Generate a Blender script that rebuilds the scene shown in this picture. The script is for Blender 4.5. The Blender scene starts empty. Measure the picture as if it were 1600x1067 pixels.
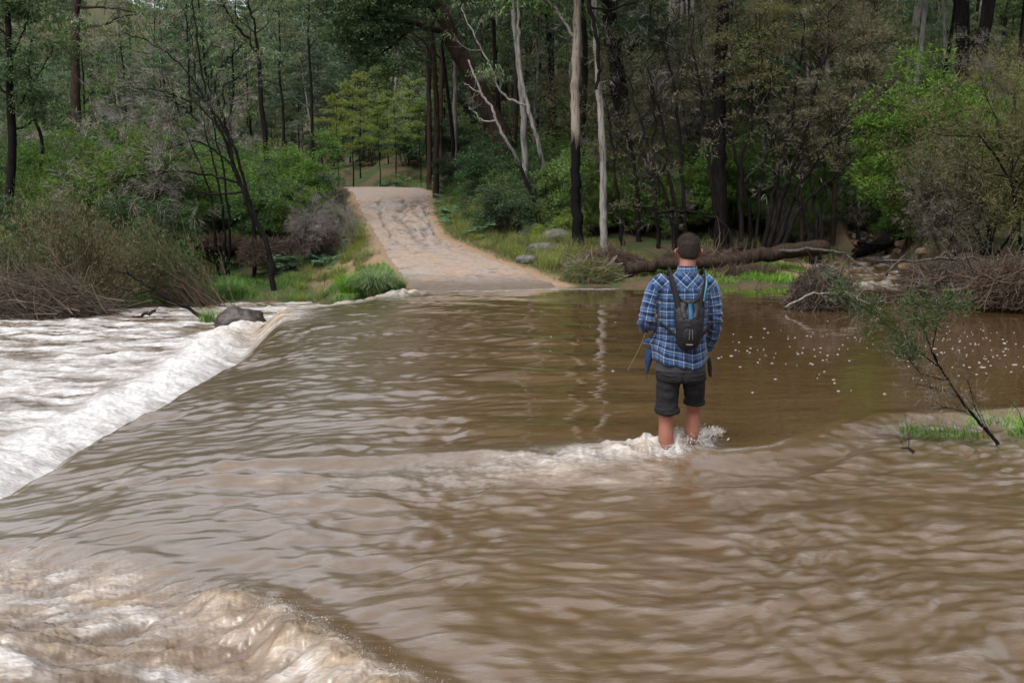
import bpy, math, random
import numpy as np
from mathutils import Vector, Matrix, Euler

SC = bpy.context.scene
COL = SC.collection
R = math.radians

# ---------------------------------------------------------------- camera
F = 1555.0 / 1600.0          # focal length over image width
PITCH = R(7.26)
CAMH = 1.70
cam_d = bpy.data.cameras.new("camera")
cam_d.sensor_width = 36.0
cam_d.lens = 36.0 * F
cam_d.clip_start = 0.05
cam_d.clip_end = 2000
cam = bpy.data.objects.new("camera", cam_d)
COL.objects.link(cam)
cam.location = (0, 0, CAMH)
cam.rotation_euler = (R(90) - PITCH, 0, 0)
SC.camera = cam

# ---------------------------------------------------------------- sky, sun, exposure
SUN_EL, SUN_AZ = R(58), R(215)      # azimuth measured clockwise from +Y
world = bpy.data.worlds.new("World")
SC.world = world
world.use_nodes = True
wn = world.node_tree
wn.nodes.clear()
sky = wn.nodes.new("ShaderNodeTexSky")
sky.sky_type = 'NISHITA'
sky.sun_disc = False
sky.sun_elevation = SUN_EL
sky.sun_rotation = SUN_AZ
sky.air_density = 1.0
sky.dust_density = 4.0
sky.ozone_density = 1.0
hs = wn.nodes.new("ShaderNodeHueSaturation")
hs.inputs['Saturation'].default_value = 0.32
hs.inputs['Value'].default_value = 1.0
bg = wn.nodes.new("ShaderNodeBackground")
bg.inputs['Strength'].default_value = 0.15
wo = wn.nodes.new("ShaderNodeOutputWorld")
wn.links.new(sky.outputs[0], hs.inputs['Color'])
wn.links.new(hs.outputs[0], bg.inputs['Color'])
wn.links.new(bg.outputs[0], wo.inputs['Surface'])
sun_d = bpy.data.lights.new("sun", 'SUN')
sun_d.energy = 0.5
sun_d.angle = R(25)
sun_d.color = (1.0, 0.96, 0.9)
sun = bpy.data.objects.new("sun", sun_d)
COL.objects.link(sun)
sd = Vector((math.sin(SUN_AZ) * math.cos(SUN_EL), math.cos(SUN_AZ) * math.cos(SUN_EL), math.sin(SUN_EL)))
sun.rotation_euler = (-sd).to_track_quat('-Z', 'Y').to_euler()
sun.location = (0, -5, 30)
SC.view_settings.view_transform = 'Standard'
SC.view_settings.look = 'None'
SC.view_settings.gamma = 1.0
SC.view_settings.use_curve_mapping = False
SC.view_settings.exposure = 1.4
SC.render.engine = 'CYCLES'
SC.cycles.use_denoising = True
SC.cycles.max_bounces = 5
SC.cycles.diffuse_bounces = 3
SC.cycles.glossy_bounces = 3
SC.cycles.transmission_bounces = 3
SC.cycles.transparent_max_bounces = 4
SC.cycles.caustics_reflective = False
SC.cycles.caustics_refractive = False

# ---------------------------------------------------------------- helpers
def at(u, v, Y):
    """point at depth Y (metres along +Y) seen at photo pixel u, v"""
    dx = (u - 800) / 1555.0
    dz = (533.5 - v) / 1555.0
    c, s = math.cos(PITCH), math.sin(PITCH)
    dy, dzz = c + dz * s, dz * c - s
    t = Y / dy
    return Vector((dx * t, Y, CAMH + dzz * t))

def _hash(ix, iy, seed):
    h = (ix.astype(np.uint32) * np.uint32(374761393) + iy.astype(np.uint32) * np.uint32(668265263) + np.uint32(seed * 1442695041 & 0xffffffff))
    h = (h ^ (h >> np.uint32(13))) * np.uint32(1274126177)
    h = h ^ (h >> np.uint32(16))
    return h

def pn(x, y, seed=0):
    """2D gradient noise, about -1..1"""
    x = np.asarray(x, dtype=np.float64); y = np.asarray(y, dtype=np.float64)
    xi = np.floor(x); yi = np.floor(y)
    fx = (x - xi).astype(np.float32); fy = (y - yi).astype(np.float32)
    xi = xi.astype(np.int64) & 0xffffffff; yi = yi.astype(np.int64) & 0xffffffff
    u = fx * fx * fx * (fx * (fx * 6 - 15) + 10)
    v = fy * fy * fy * (fy * (fy * 6 - 15) + 10)
    def g(ax, ay, dx, dy):
        a = _hash(ax & 0xffffffff, ay & 0xffffffff, seed).astype(np.float32) * np.float32(2 * math.pi / 4294967296.0)
        return np.cos(a) * dx + np.sin(a) * dy
    n00 = g(xi, yi, fx, fy); n10 = g(xi + 1, yi, fx - 1, fy)
    n01 = g(xi, yi + 1, fx, fy - 1); n11 = g(xi + 1, yi + 1, fx - 1, fy - 1)
    return 1.5 * ((n00 * (1 - u) + n10 * u) * (1 - v) + (n01 * (1 - u) + n11 * u) * v)

def fbm(x, y, seed=0, octv=4, gain=0.5, lac=2.03):
    s = 0; a = 1.0; t = 0
    for i in range(octv):
        s = s + a * pn(x, y, seed + i * 17); t += a
        a *= gain; x = x * lac + 3.1; y = y * lac - 1.7
    return s / t

def sst(a, b, x):
    t = np.clip((x - a) / (b - a), 0, 1)
    return t * t * (3 - 2 * t)

def tag(o, label, cat, group=None, kind=None):
    if label: o['label'] = label
    if cat: o['category'] = cat
    if group: o['group'] = group
    if kind: o['kind'] = kind
    return o

def empty(name, loc=(0, 0, 0), rz=0.0, sc=1.0):
    o = bpy.data.objects.new(name, None)
    o.empty_display_size = 0.2
    COL.objects.link(o)
    o.location = loc; o.rotation_euler = (0, 0, rz); o.scale = (sc, sc, sc)
    return o

def quad_mesh(name, V, Q, mat=None, smooth=False, attrs=None):
    V = np.asarray(V, dtype=np.float32); Q = np.asarray(Q, dtype=np.int32)
    me = bpy.data.meshes.new(name)
    me.vertices.add(len(V)); me.vertices.foreach_set('co', V.ravel())
    n = len(Q)
    me.loops.add(n * 4); me.loops.foreach_set('vertex_index', Q.ravel())
    me.polygons.add(n)
    me.polygons.foreach_set('loop_start', np.arange(0, n * 4, 4, dtype=np.int32))
    me.polygons.foreach_set('loop_total', np.full(n, 4, dtype=np.int32))
    if smooth: me.polygons.foreach_set('use_smooth', np.ones(n, dtype=bool))
    if attrs:
        for k, a in attrs.items():
            a = np.asarray(a, dtype=np.float32)
            if a.ndim == 1:
                at_ = me.attributes.new(k, 'FLOAT', 'POINT'); at_.data.foreach_set('value', a)
            else:
                at_ = me.attributes.new(k, 'FLOAT_VECTOR', 'POINT'); at_.data.foreach_set('vector', a.ravel())
    me.update(calc_edges=True)
    if mat: me.materials.append(mat)
    return me

class MB:
    def __init__(s):
        s.v = []; s.q = []; s.t = []; s.n = 0
    def add(s, V, Q, tone):
        V = np.asarray(V, dtype=np.float32).reshape(-1, 3)
        s.v.append(V); s.q.append(np.asarray(Q, dtype=np.int32).reshape(-1, 4) + s.n)
        s.t.append(np.broadcast_to(np.asarray(tone, dtype=np.float32), (len(V),)).copy())
        s.n += len(V)
    def tube(s, pts, rad, k=6, tone=0.5, rough=0.0, rng=None, cap=True):
        P = np.array([tuple(p) for p in pts], dtype=np.float64)
        n = len(P)
        rad = np.broadcast_to(np.asarray(rad, dtype=np.float64), (n,))
        T = np.gradient(P, axis=0)
        T /= np.linalg.norm(T, axis=1)[:, None] + 1e-9
        ref = np.array([0.31, 0.95, 0.05]) if abs(T[0][1]) < 0.9 else np.array([1.0, 0.05, 0.1])
        A = np.cross(T, ref); A /= np.linalg.norm(A, axis=1)[:, None] + 1e-9
        Bv = np.cross(T, A)
        ang = np.arange(k) * 2 * math.pi / k
        rr = rad[:, None] * np.ones((1, k))
        if rough and rng is not None:
            rr = rr * (1 + rough * rng.uniform(-1, 1, (n, k)))
        V = P[:, None, :] + rr[..., None] * (np.cos(ang)[None, :, None] * A[:, None, :] + np.sin(ang)[None, :, None] * Bv[:, None, :])
        V = V.reshape(-1, 3)
        i = np.arange(n - 1)[:, None] * k; j = np.arange(k)[None, :]; j2 = (j + 1) % k
        Q = np.stack([i + j, i + j2, i + k + j2, i + k + j], axis=-1).reshape(-1, 4)
        s.add(V, Q, tone)
        if cap and k >= 4:
            for base in (0, (n - 1) * k):
                if k == 4: qq = [[base, base + 1, base + 2, base + 3]]
                elif k == 6: qq = [[base, base + 1, base + 2, base + 3], [base, base + 3, base + 4, base + 5]]
                elif k == 8: qq = [[base, base + 1, base + 2, base + 3], [base, base + 3, base + 4, base + 7], [base + 4, base + 5, base + 6, base + 7]]
                else:
                    qq = []
                    a = 1
                    while a < k - 1:
                        b = min(a + 2, k - 1)
                        if b - a == 2: qq.append([base, base + a, base + a + 1, base + a + 2])
                        a += 2
                if qq:
                    s.q.append(np.array(qq, dtype=np.int32) + (s.n - len(V)))
    def leaves(s, C, D, ln, wd, rng, tone=None, bend=0.0):
        C = np.asarray(C, dtype=np.float64); D = np.asarray(D, dtype=np.float64)
        n = len(C)
        D = D / (np.linalg.norm(D, axis=1)[:, None] + 1e-9)
        ln = np.broadcast_to(np.asarray(ln, dtype=np.float64), (n,)); wd = np.broadcast_to(np.asarray(wd, dtype=np.float64), (n,))
        S = np.cross(D, rng.normal(size=(n, 3))); S /= np.linalg.norm(S, axis=1)[:, None] + 1e-9
        mid = C + D * (ln * 0.45)[:, None]
        tip = C + D * ln[:, None]
        if bend: tip = tip - np.array([0, 0, 1.0]) * (ln * bend)[:, None]
        h = (wd * 0.5)[:, None]
        V = np.stack([C, mid + S * h, tip, mid - S * h], axis=1).reshape(-1, 3)
        Q = np.arange(n * 4).reshape(-1, 4)
        if tone is None: tone = rng.uniform(0, 1, n)
        s.add(V, Q, np.repeat(np.broadcast_to(np.asarray(tone), (n,)), 4))
    def mesh(s, name, mat, smooth=False):
        return quad_mesh(name, np.concatenate(s.v), np.concatenate(s.q), mat, smooth, {'tone': np.concatenate(s.t)})
    def build(s, name, mat, parent=None, smooth=False, loc=None):
        o = bpy.data.objects.new(name, s.mesh(name, mat, smooth))
        COL.objects.link(o)
        if parent: o.parent = parent
        if loc is not None: o.location = loc
        return o

# ---------------------------------------------------------------- materials
def newmat(name):
    m = bpy.data.materials.new(name); m.use_nodes = True
    nt = m.node_tree
    return m, nt, nt.nodes['Principled BSDF'], nt.nodes['Material Output']

def N(nt, typ, **kw):
    n = nt.nodes.new(typ)
    for k, v in kw.items(): setattr(n, k, v)
    return n

def math_(nt, op, a, b=None, c=None, clamp=False):
    n = nt.nodes.new('ShaderNodeMath'); n.operation = op; n.use_clamp = clamp
    for i, x in enumerate((a, b, c)):
        if x is None: continue
        if isinstance(x, (int, float)): n.inputs[i].default_value = x
        else: nt.links.new(x, n.inputs[i])
    return n.outputs[0]

def mixc(nt, f, a, b, blend='MIX'):
    n = nt.nodes.new('ShaderNodeMix'); n.data_type = 'RGBA'; n.blend_type = blend
    if isinstance(f, (int, float)): n.inputs[0].default_value = f
    else: nt.links.new(f, n.inputs[0])
    for i, x in ((6, a), (7, b)):
        if isinstance(x, tuple): n.inputs[i].default_value = (x + (1.0,))[:4]
        else: nt.links.new(x, n.inputs[i])
    return n.outputs[2]

def noise_(nt, vec, scale, detail=4, rough=0.55, dist=0.0, out=0):
    n = nt.nodes.new('ShaderNodeTexNoise')
    n.inputs['Scale'].default_value = scale; n.inputs['Detail'].default_value = detail
    n.inputs['Roughness'].default_value = rough; n.inputs['Distortion'].default_value = dist
    if vec is not None: nt.links.new(vec, n.inputs['Vector'])
    return n.outputs[out]

def ramp_(nt, f, stops):
    n = nt.nodes.new('ShaderNodeValToRGB'); cr = n.color_ramp
    while len(cr.elements) > 1: cr.elements.remove(cr.elements[-1])
    for i, (p, c) in enumerate(stops):
        e = cr.elements[0] if i == 0 else cr.elements.new(p)
        e.position = p
        e.color = (c if isinstance(c, tuple) else (c, c, c)) + (1.0,)
    nt.links.new(f, n.inputs[0])
    return n.outputs[0]

def mapping_(nt, vec, scale=(1, 1, 1), rot=(0, 0, 0)):
    n = nt.nodes.new('ShaderNodeMapping')
    n.inputs['Scale'].default_value = scale; n.inputs['Rotation'].default_value = rot
    nt.links.new(vec, n.inputs['Vector'])
    return n.outputs[0]

def bump_(nt, h, strength, dist, bsdf):
    n = nt.nodes.new('ShaderNodeBump'); n.inputs['Strength'].default_value = strength; n.inputs['Distance'].default_value = dist
    nt.links.new(h, n.inputs['Height']); nt.links.new(n.outputs[0], bsdf.inputs['Normal'])
    return n

def attr_(nt, name, out='Fac'):
    n = nt.nodes.new('ShaderNodeAttribute'); n.attribute_name = name
    return n.outputs[out]

LV = 1.18
def leaf_mat(name, dark, light, hue=0.04, val=0.35, trans=0.28, rough=0.55, dead=None, deadamt=0.08):
    m, nt, p, out = newmat(name)
    dark = tuple(x * LV for x in dark); light = tuple(x * LV for x in light)
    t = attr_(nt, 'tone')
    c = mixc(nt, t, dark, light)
    if dead:
        sel = math_(nt, 'LESS_THAN', math_(nt, 'FRACT', math_(nt, 'MULTIPLY', t, 37.3)), deadamt)
        c = mixc(nt, sel, c, dead)
    oi = N(nt, 'ShaderNodeObjectInfo')
    h = N(nt, 'ShaderNodeHueSaturation')
    nt.links.new(math_(nt, 'MULTIPLY_ADD', oi.outputs['Random'], hue, 0.5 - hue / 2), h.inputs['Hue'])
    nt.links.new(math_(nt, 'MULTIPLY_ADD', math_(nt, 'FRACT', math_(nt, 'MULTIPLY', oi.outputs['Random'], 7.77)), val, 1 - val / 2), h.inputs['Value'])
    nt.links.new(math_(nt, 'MULTIPLY_ADD', math_(nt, 'FRACT', math_(nt, 'MULTIPLY', oi.outputs['Random'], 3.31)), 0.3, 0.85), h.inputs['Saturation'])
    nt.links.new(c, h.inputs['Color'])
    nt.links.new(h.outputs[0], p.inputs['Base Color'])
    p.inputs['Roughness'].default_value = rough
    p.inputs['Specular IOR Level'].default_value = 0.15
    tr = N(nt, 'ShaderNodeBsdfTranslucent'); nt.links.new(h.outputs[0], tr.inputs['Color'])
    mx = N(nt, 'ShaderNodeMixShader'); mx.inputs[0].default_value = trans
    nt.links.new(p.outputs[0], mx.inputs[1]); nt.links.new(tr.outputs[0], mx.inputs[2]); nt.links.new(mx.outputs[0], out.inputs['Surface'])
    return m

def bark_mat(name, a, b, scale=(6, 6, 1.2), fine=3.0, bump=0.6, low=None, low_z=0.0, low_w=1.0, thr=(0.35, 0.65)):
    m, nt, p, out = newmat(name)
    tc = N(nt, 'ShaderNodeTexCoord')
    v = mapping_(nt, tc.outputs['Object'], scale)
    n1 = noise_(nt, v, fine, 6, 0.65, 0.6)
    f = ramp_(nt, n1, [(thr[0], 0.0), (thr[1], 1.0)])
    c = mixc(nt, f, a, b)
    if low:
        sp = N(nt, 'ShaderNodeSeparateXYZ'); nt.links.new(tc.outputs['Object'], sp.inputs[0])
        nn = noise_(nt, mapping_(nt, tc.outputs['Object'], (3, 3, .5)), 2.5, 3)
        z = math_(nt, 'ADD', math_(nt, 'DIVIDE', math_(nt, 'SUBTRACT', low_z, sp.outputs[2]), low_w), math_(nt, 'MULTIPLY_ADD', nn, 3.0, -1.0), clamp=True)
        c = mixc(nt, z, c, low)
    nt.links.new(c, p.inputs['Base Color'])
    p.inputs['Roughness'].default_value = 0.85
    p.inputs['Specular IOR Level'].default_value = 0.08
    bump_(nt, n1, bump, 0.03, p)
    return m

M = {}
M['gum'] = leaf_mat('gum_leaves', (.026, .048, .018), (.112, .150, .058), hue=.05, val=.5, dead=(.12, .09, .04), deadamt=.04)
M['gumblue'] = leaf_mat('blue_gum_leaves', (.030, .054, .030), (.100, .135, .078), hue=.04, val=.5)
M['dkgum'] = leaf_mat('dark_leaves', (.012, .026, .011), (.055, .092, .038), hue=.04, val=.4)
M['bright'] = leaf_mat('bright_leaves', (.026, .058, .011), (.100, .160, .034), hue=.03, val=.35)
M['yellow'] = leaf_mat('yellow_green_leaves', (.060, .095, .020), (.160, .190, .045), hue=.04, val=.35)
M['shrub'] = leaf_mat('shrub_leaves', (.016, .040, .014), (.070, .118, .036), hue=.06, val=.5, dead=(.13, .09, .05), deadamt=.08)
M['olive'] = leaf_mat('tea_tree_leaves', (.040, .052, .018), (.120, .115, .052), hue=.05, val=.35, dead=(.11, .07, .045), deadamt=.22)
M['twig'] = leaf_mat('dry_twigs', (.050, .043, .038), (.185, .163, .145), hue=.02, val=.35, trans=.0, rough=.9)
M['straw'] = leaf_mat('dry_stems', (.045, .032, .022), (.135, .100, .068), hue=.02, val=.3, trans=.1, rough=.9)
M['debris'] = leaf_mat('flood_debris', (.024, .017, .013), (.085, .060, .044), hue=.02, val=.3, trans=.0, rough=.9)
M['fern'] = leaf_mat('fern_fronds', (.060, .120, .060), (.150, .230, .130), hue=.03, val=.3)
M['grass'] = leaf_mat('grass_blades', (.045, .110, .014), (.140, .260, .035), hue=.02, val=.2)
M['grassy'] = leaf_mat('meadow_grass', (.055, .100, .018), (.190, .210, .060), hue=.02, val=.2, dead=(.24, .16, .07), deadamt=.18)
M['tussock'] = leaf_mat('tussock_blades', (.045, .085, .035), (.170, .230, .110), hue=.02, val=.2)
M['b_white'] = bark_mat('white_bark', (.06, .047, .037), (.175, .163, .15), scale=(5, 5, .5), thr=(.36, .52))
M['b_two'] = bark_mat('half_burnt_bark', (.075, .052, .035), (.19, .166, .138), scale=(5, 5, .5), low=(.004, .0035, .0035), low_z=3.1, low_w=.5, thr=(.36, .52))
M['b_two2'] = bark_mat('white_bark_dark_foot', (.08, .062, .048), (.20, .185, .17), scale=(5, 5, .5), low=(.007, .006, .0055), low_z=2.6, low_w=.9, thr=(.36, .52))
M['b_black'] = bark_mat('charred_bark', (.0028, .0024, .0024), (.012, .0095, .0085), scale=(5, 5, 1.2), bump=1.0)
M['b_brown'] = bark_mat('brown_bark', (.010, .0072, .0055), (.042, .028, .020), scale=(5, 5, 1.0), bump=1.0)
M['b_grey'] = bark_mat('grey_bark', (.024, .020, .016), (.085, .074, .063), scale=(5, 5, 1.0))
M['b_pale'] = bark_mat('pale_bark', (.09, .075, .065), (.21, .195, .18), scale=(5, 5, .8))

# ================================================================ terrain
YBX = [-80, -20, -12, -9.5, -8, -5.5, -4.2, -3.4, -2.6, -1.8, -1, 1.1, 3, 6, 7.4, 8.3, 9.0, 10, 14, 30, 80]
YBY = [34, 25, 23.2, 24.3, 26.0, 26.4, 25.4, 23.4, 23.0, 23.9, 24.0, 24.0, 23.9, 23.7, 23.9, 22.6, 18.6, 16.4, 13.8, 9, 5]
def yb(x): return np.interp(x, YBX, YBY)
TRY = [20, 22.5, 24, 25.5, 27.5, 31, 36, 42, 47, 52, 60, 70]
TRL = [-2.2, -2.3, -2.6, -3.0, -3.5, -4.25, -5.5, -6.75, -8.6, -11.5, -18, -28]
TRR = [1.5, 1.45, 1.2, .55, -.55, -2.1, -2.85, -3.25, -4.4, -7.2, -13.5, -23]
TRZ = [-.75, -.22, .02, .24, .52, 1.02, 1.76, 2.66, 2.95, 3.05, 3.2, 3.4]
CRY = [18, 21, 23, 26, 30, 34, 40, 60]
CRX = [8.1, 8.3, 8.5, 9.5, 10.9, 12.0, 13.6, 20]
CRZ = [-.9, -.35, -.08, .15, .5, .9, 1.7, 8]

def smoothstep_w(a, b, x): return sst(a, b, x)

def height(x, y):
    x = np.asarray(x, dtype=np.float64); y = np.asarray(y, dtype=np.float64)
    e = 0.25
    g = (yb(x + e) - yb(x - e)) / (2 * e)
    s = (y - yb(x)) / np.sqrt(1 + np.clip(g, -4, 4) ** 2)
    s = s + 0.25 * fbm(x * .7, y * .7, 5, 3)
    hl = np.interp(s, [-6, -2, 0, 1.5, 3, 6, 10, 18, 30], [-1.9, -1.5, -.6, -.22, .15, .6, 1.2, 2.2, 2.8])
    hr = np.interp(s, [-6, -1.2, 0, .5, 1.5, 3, 7, 12, 18, 30], [-1.6, -.9, 0, .13, .28, .5, 1.05, 1.8, 2.65, 3.1])
    w = sst(-4.2, -2.4, x)
    h = hl * (1 - w) + hr * w
    amp = sst(0, 4, s)
    h = h + amp * (0.22 * fbm(x * .35, y * .35, 11, 4) + 0.05 * fbm(x * 2.1, y * 2.1, 12, 3))
    # hills
    tr = sst(-25, 12, x)
    hill = (1 - tr) * 0.30 * np.maximum(0, y - 80) + tr * 0.33 * np.maximum(0, y - 46)
    hill = 95 * (1 - np.exp(-hill / 95)) ; hill = tr * hill + (1 - tr) * np.minimum(hill, 4 + .125 * y)
    hill = hill + sst(5, 40, hill) * 5 * fbm(x * .02, y * .02, 21, 4)
    h = h + hill
    h = h + sst(14, 60, x) * sst(0, 30, y - yb(x)) * 0.28 * np.maximum(0, x - 14)
    h = h + sst(30, 110, -x) * sst(0, 40, y - yb(x)) * 0.20 * np.maximum(0, -x - 30)
    # creek channel
    cx = np.interp(y, CRY, CRX); cz = np.interp(y, CRY, CRZ)
    cw = np.exp(-((x - cx) / 1.0) ** 2) * sst(20, 22, y) * (1 - sst(45, 60, y))
    h = h * (1 - cw) + (cz - .25) * cw
    # track bed
    tl = np.interp(y, TRY, TRL); tr2 = np.interp(y, TRY, TRR); tz = np.interp(y, TRY, TRZ)
    c = (tl + tr2) / 2; hw = (tr2 - tl) / 2
    k = 1 - sst(.0, 2.2, np.abs(x - c) - hw)
    k = k * sst(20.5, 23, y) * (1 - sst(62, 70, y))
    h = h * (1 - k) + tz * k
    # emergent tuft shoal on the right, near bank behind the viewer
    h = np.where(y < -4, np.maximum(h, -1.5 + .35 * (-4 - y)), h)
    return h

def hz(x, y): return float(height(np.array([x]), np.array([y]))[0])

def spaced(a, b, knots, steps):
    out = [a]
    while out[-1] < b: out.append(out[-1] + float(np.interp(out[-1], knots, steps)))
    return np.array(out)

def grid_quads(ny, nx):
    i = np.arange((ny - 1))[:, None] * nx; j = np.arange(nx - 1)[None, :]
    a = i + j
    return np.stack([a, a + 1, a + 1 + nx, a + nx], axis=-1).reshape(-1, 4)

def build_terrain():
    xs = spaced(-300, 300, [-300, -60, -15, 15, 60, 300], [9, 1.6, .16, .16, 1.6, 9])
    ys = spaced(-40, 460, [-40, 10, 15, 48, 80, 460], [4, 1.0, .16, .2, 1.4, 7])
    X, Y = np.meshgrid(xs, ys)
    Z = height(X, Y)
    tl = np.interp(Y, TRY, TRL); tr2 = np.interp(Y, TRY, TRR)
    c = (tl + tr2) / 2; hw = (tr2 - tl) / 2
    inside = (1 - sst(-.5, -.1, np.abs(X - c) - hw)) * (Y > 21) * (Y < 62)
    Z = Z - .22 * inside
    # sand patches
    def blob(cx, cy, rx, ry): return np.exp(-(((X - cx) / rx) ** 2 + ((Y - cy) / ry) ** 2) * 1.2)
    sand = blob(-4.6, 28.6, 1.5, 1.3) + blob(-4.0, 27.0, 1.0, .6) + blob(7.5, 25.1, 1.3, .9) + blob(8.3, 26.5, 1.2, 1.6) + .8 * blob(10.6, 31, 1.2, 2.5) + .7 * blob(1.6, 24.6, 1.5, .5)
    sand = sand + (1 - sst(.0, .5, np.abs(X - c) - hw)) * (Y > 23) * (Y < 60)
    sand = np.clip(sand * 1.3 + .45 * fbm(X * 1.3, Y * 1.3, 33, 4) - .1, 0, 1)
    sand *= (sand > .12)
    V = np.stack([X, Y, Z], -1).reshape(-1, 3)
    m, nt, p, out = newmat('forest_floor')
    geo = N(nt, 'ShaderNodeNewGeometry'); pos = geo.outputs['Position']
    n1 = noise_(nt, pos, .9, 6, .6); n2 = noise_(nt, pos, 9, 5, .7); n3 = noise_(nt, pos, 55, 3, .6)
    lit = mixc(nt, n2, (.030, .022, .014), (.115, .080, .048))
    grn = mixc(nt, n3, (.016, .030, .009), (.045, .068, .020))
    c1 = mixc(nt, ramp_(nt, n1, [(.42, 0.0), (.56, 1.0)]), lit, grn)
    sandc = mixc(nt, n2, (.16, .105, .066), (.255, .18, .12))
    sandc = mixc(nt, ramp_(nt, n3, [(.62, 0.0), (.7, .6)]), sandc, (.10, .06, .04))
    c2 = mixc(nt, attr_(nt, 'sand'), c1, sandc)
    nt.links.new(c2, p.inputs['Base Color']); p.inputs['Roughness'].default_value = .95
    p.inputs['Specular IOR Level'].default_value = .15
    bump_(nt, math_(nt, 'ADD', n2, math_(nt, 'MULTIPLY', n3, .4)), .8, .06, p)
    me = quad_mesh('ground', V, grid_quads(len(ys), len(xs)), m, True, {'sand': sand.ravel()})
    o = bpy.data.objects.new('ground', me); COL.objects.link(o)
    tag(o, 'leaf littered forest floor rising from the river banks to the wooded hills', 'ground', kind='structure')

def build_track():
    ys = spaced(22.2, 62, [22, 44, 62], [.05, .07, .3])
    nt_ = 110
    t = np.linspace(-1.05, 1.05, nt_)
    Y = np.repeat(ys[:, None], nt_, 1)
    T = np.repeat(t[None, :], len(ys), 0)
    tl = np.interp(Y, TRY, TRL); tr2 = np.interp(Y, TRY, TRR); tz = np.interp(Y, TRY, TRZ)
    c = (tl + tr2) / 2; hw = (tr2 - tl) / 2 * (1 + .07 * pn(Y * .9, Y * 0 + np.sign(T) * 5, 3) + .05 * pn(Y * 3, np.sign(T) * 9, 4))
    X = c + T * hw
    up = sst(27, 31, Y)
    # eroded gullies wandering down the slope
    z = tz + .035
    gy = 0
    for k, (o, a, w) in enumerate([(.15, .5, .10), (.60, .35, .08), (-.40, .2, .05), (.8, .12, .07), (.3, .6, .05)]):
        cen = o + a * pn(Y * .22, Y * 0 + k * 7.7, 40 + k) + .16 * pn(Y * 1.1, Y * 0 + k * 3.3, 50 + k)
        g = np.exp(-((T - cen) / w) ** 2)
        gy = gy + g * (0.5 + .5 * pn(Y * .8, Y * 0 + k, 60 + k))
    steps = fbm(X * 1.6, Y * 1.2, 71, 4)
    z = z - up * (1 - .8 * sst(38, 41.5, Y)) * np.clip(gy, 0, 1.4) * .11 + up * (1 - sst(37, 41, Y)) * .10 * np.round(steps * 4) / 4 * .8 + .035 * fbm(X * 2.5, Y * 2.5, 72, 4) + .010 * fbm(X * 9, Y * 9, 73, 3)
    kf = 1 - .85 * sst(38.5, 41, Y); z = tz + .035 + (z - tz - .035) * kf
    z = z - (1 - up) * .03 * np.clip(-pn(X * 1.2, Y * 5, 74), 0, 1)
    z = z - .25 * sst(.90, 1.05, np.abs(T)) - .05 * (T ** 2)
    V = np.stack([X, Y, z], -1).reshape(-1, 3)
    gul = np.clip(up * (1 - sst(38.5, 41, Y)) * (np.clip(gy, 0, 1) * .9 + .5 * sst(-.1, -.5, steps)), 0, 1)
    m, nt, p, out = newmat('eroded_clay')
    pos = N(nt, 'ShaderNodeNewGeometry').outputs['Position']
    n1 = noise_(nt, pos, .8, 6, .6, .5); n2 = noise_(nt, mapping_(nt, pos, (1, .6, 1)), 6, 6, .7, .4); n3 = noise_(nt, pos, 40, 4, .7)
    pale = mixc(nt, n2, (.140, .118, .103), (.285, .248, .220))
    oran = mixc(nt, n2, (.160, .113, .080), (.310, .236, .180))
    c = mixc(nt, ramp_(nt, n1, [(.40, 0.0), (.60, 1.0)]), pale, oran)
    grey = mixc(nt, n3, (.045, .038, .033), (.125, .11, .10))
    c = mixc(nt, attr_(nt, 'gully'), c, grey)
    spy = N(nt, 'ShaderNodeSeparateXYZ'); nt.links.new(pos, spy.inputs[0]); fy_ = math_(nt, 'MULTIPLY_ADD', spy.outputs[1], -.4, 16.2, clamp=True)
    c = mixc(nt, math_(nt, 'MULTIPLY', fy_, ramp_(nt, n3, [(.60, 0.0), (.72, .8)])), c, (.085, .055, .040))
    # leaf litter streaks
    n4 = noise_(nt, mapping_(nt, pos, (.7, 3.0, 1)), 2.2, 5, .7)
    c = mixc(nt, math_(nt, 'MULTIPLY', fy_, ramp_(nt, n4, [(.56, 0.0), (.66, .9)])), c, (.055, .038, .028))
    sp = N(nt, 'ShaderNodeSeparateXYZ'); nt.links.new(pos, sp.inputs[0])
    wet = math_(nt, 'MULTIPLY_ADD', sp.outputs[2], -5.0, 1.1, clamp=True)
    c = mixc(nt, wet, c, mixc(nt, n2, (.085, .065, .050), (.130, .102, .080)))
    nt.links.new(c, p.inputs['Base Color'])
    p.inputs['Specular IOR Level'].default_value = .25
    nt.links.new(math_(nt, 'MULTIPLY_ADD', wet, -.35, .9), p.inputs['Roughness'])
    bump_(nt, math_(nt, 'ADD', n2, math_(nt, 'MULTIPLY', n3, .5)), .7, .05, p)
    me = quad_mesh('track', V, grid_quads(len(ys), nt_), m, True, {'gully': gul.ravel()})
    o = bpy.data.objects.new('dirt_track', me); COL.objects.link(o)
    tag(o, 'eroded pinkish clay vehicle track climbing out of the ford', 'track', kind='structure')

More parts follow.
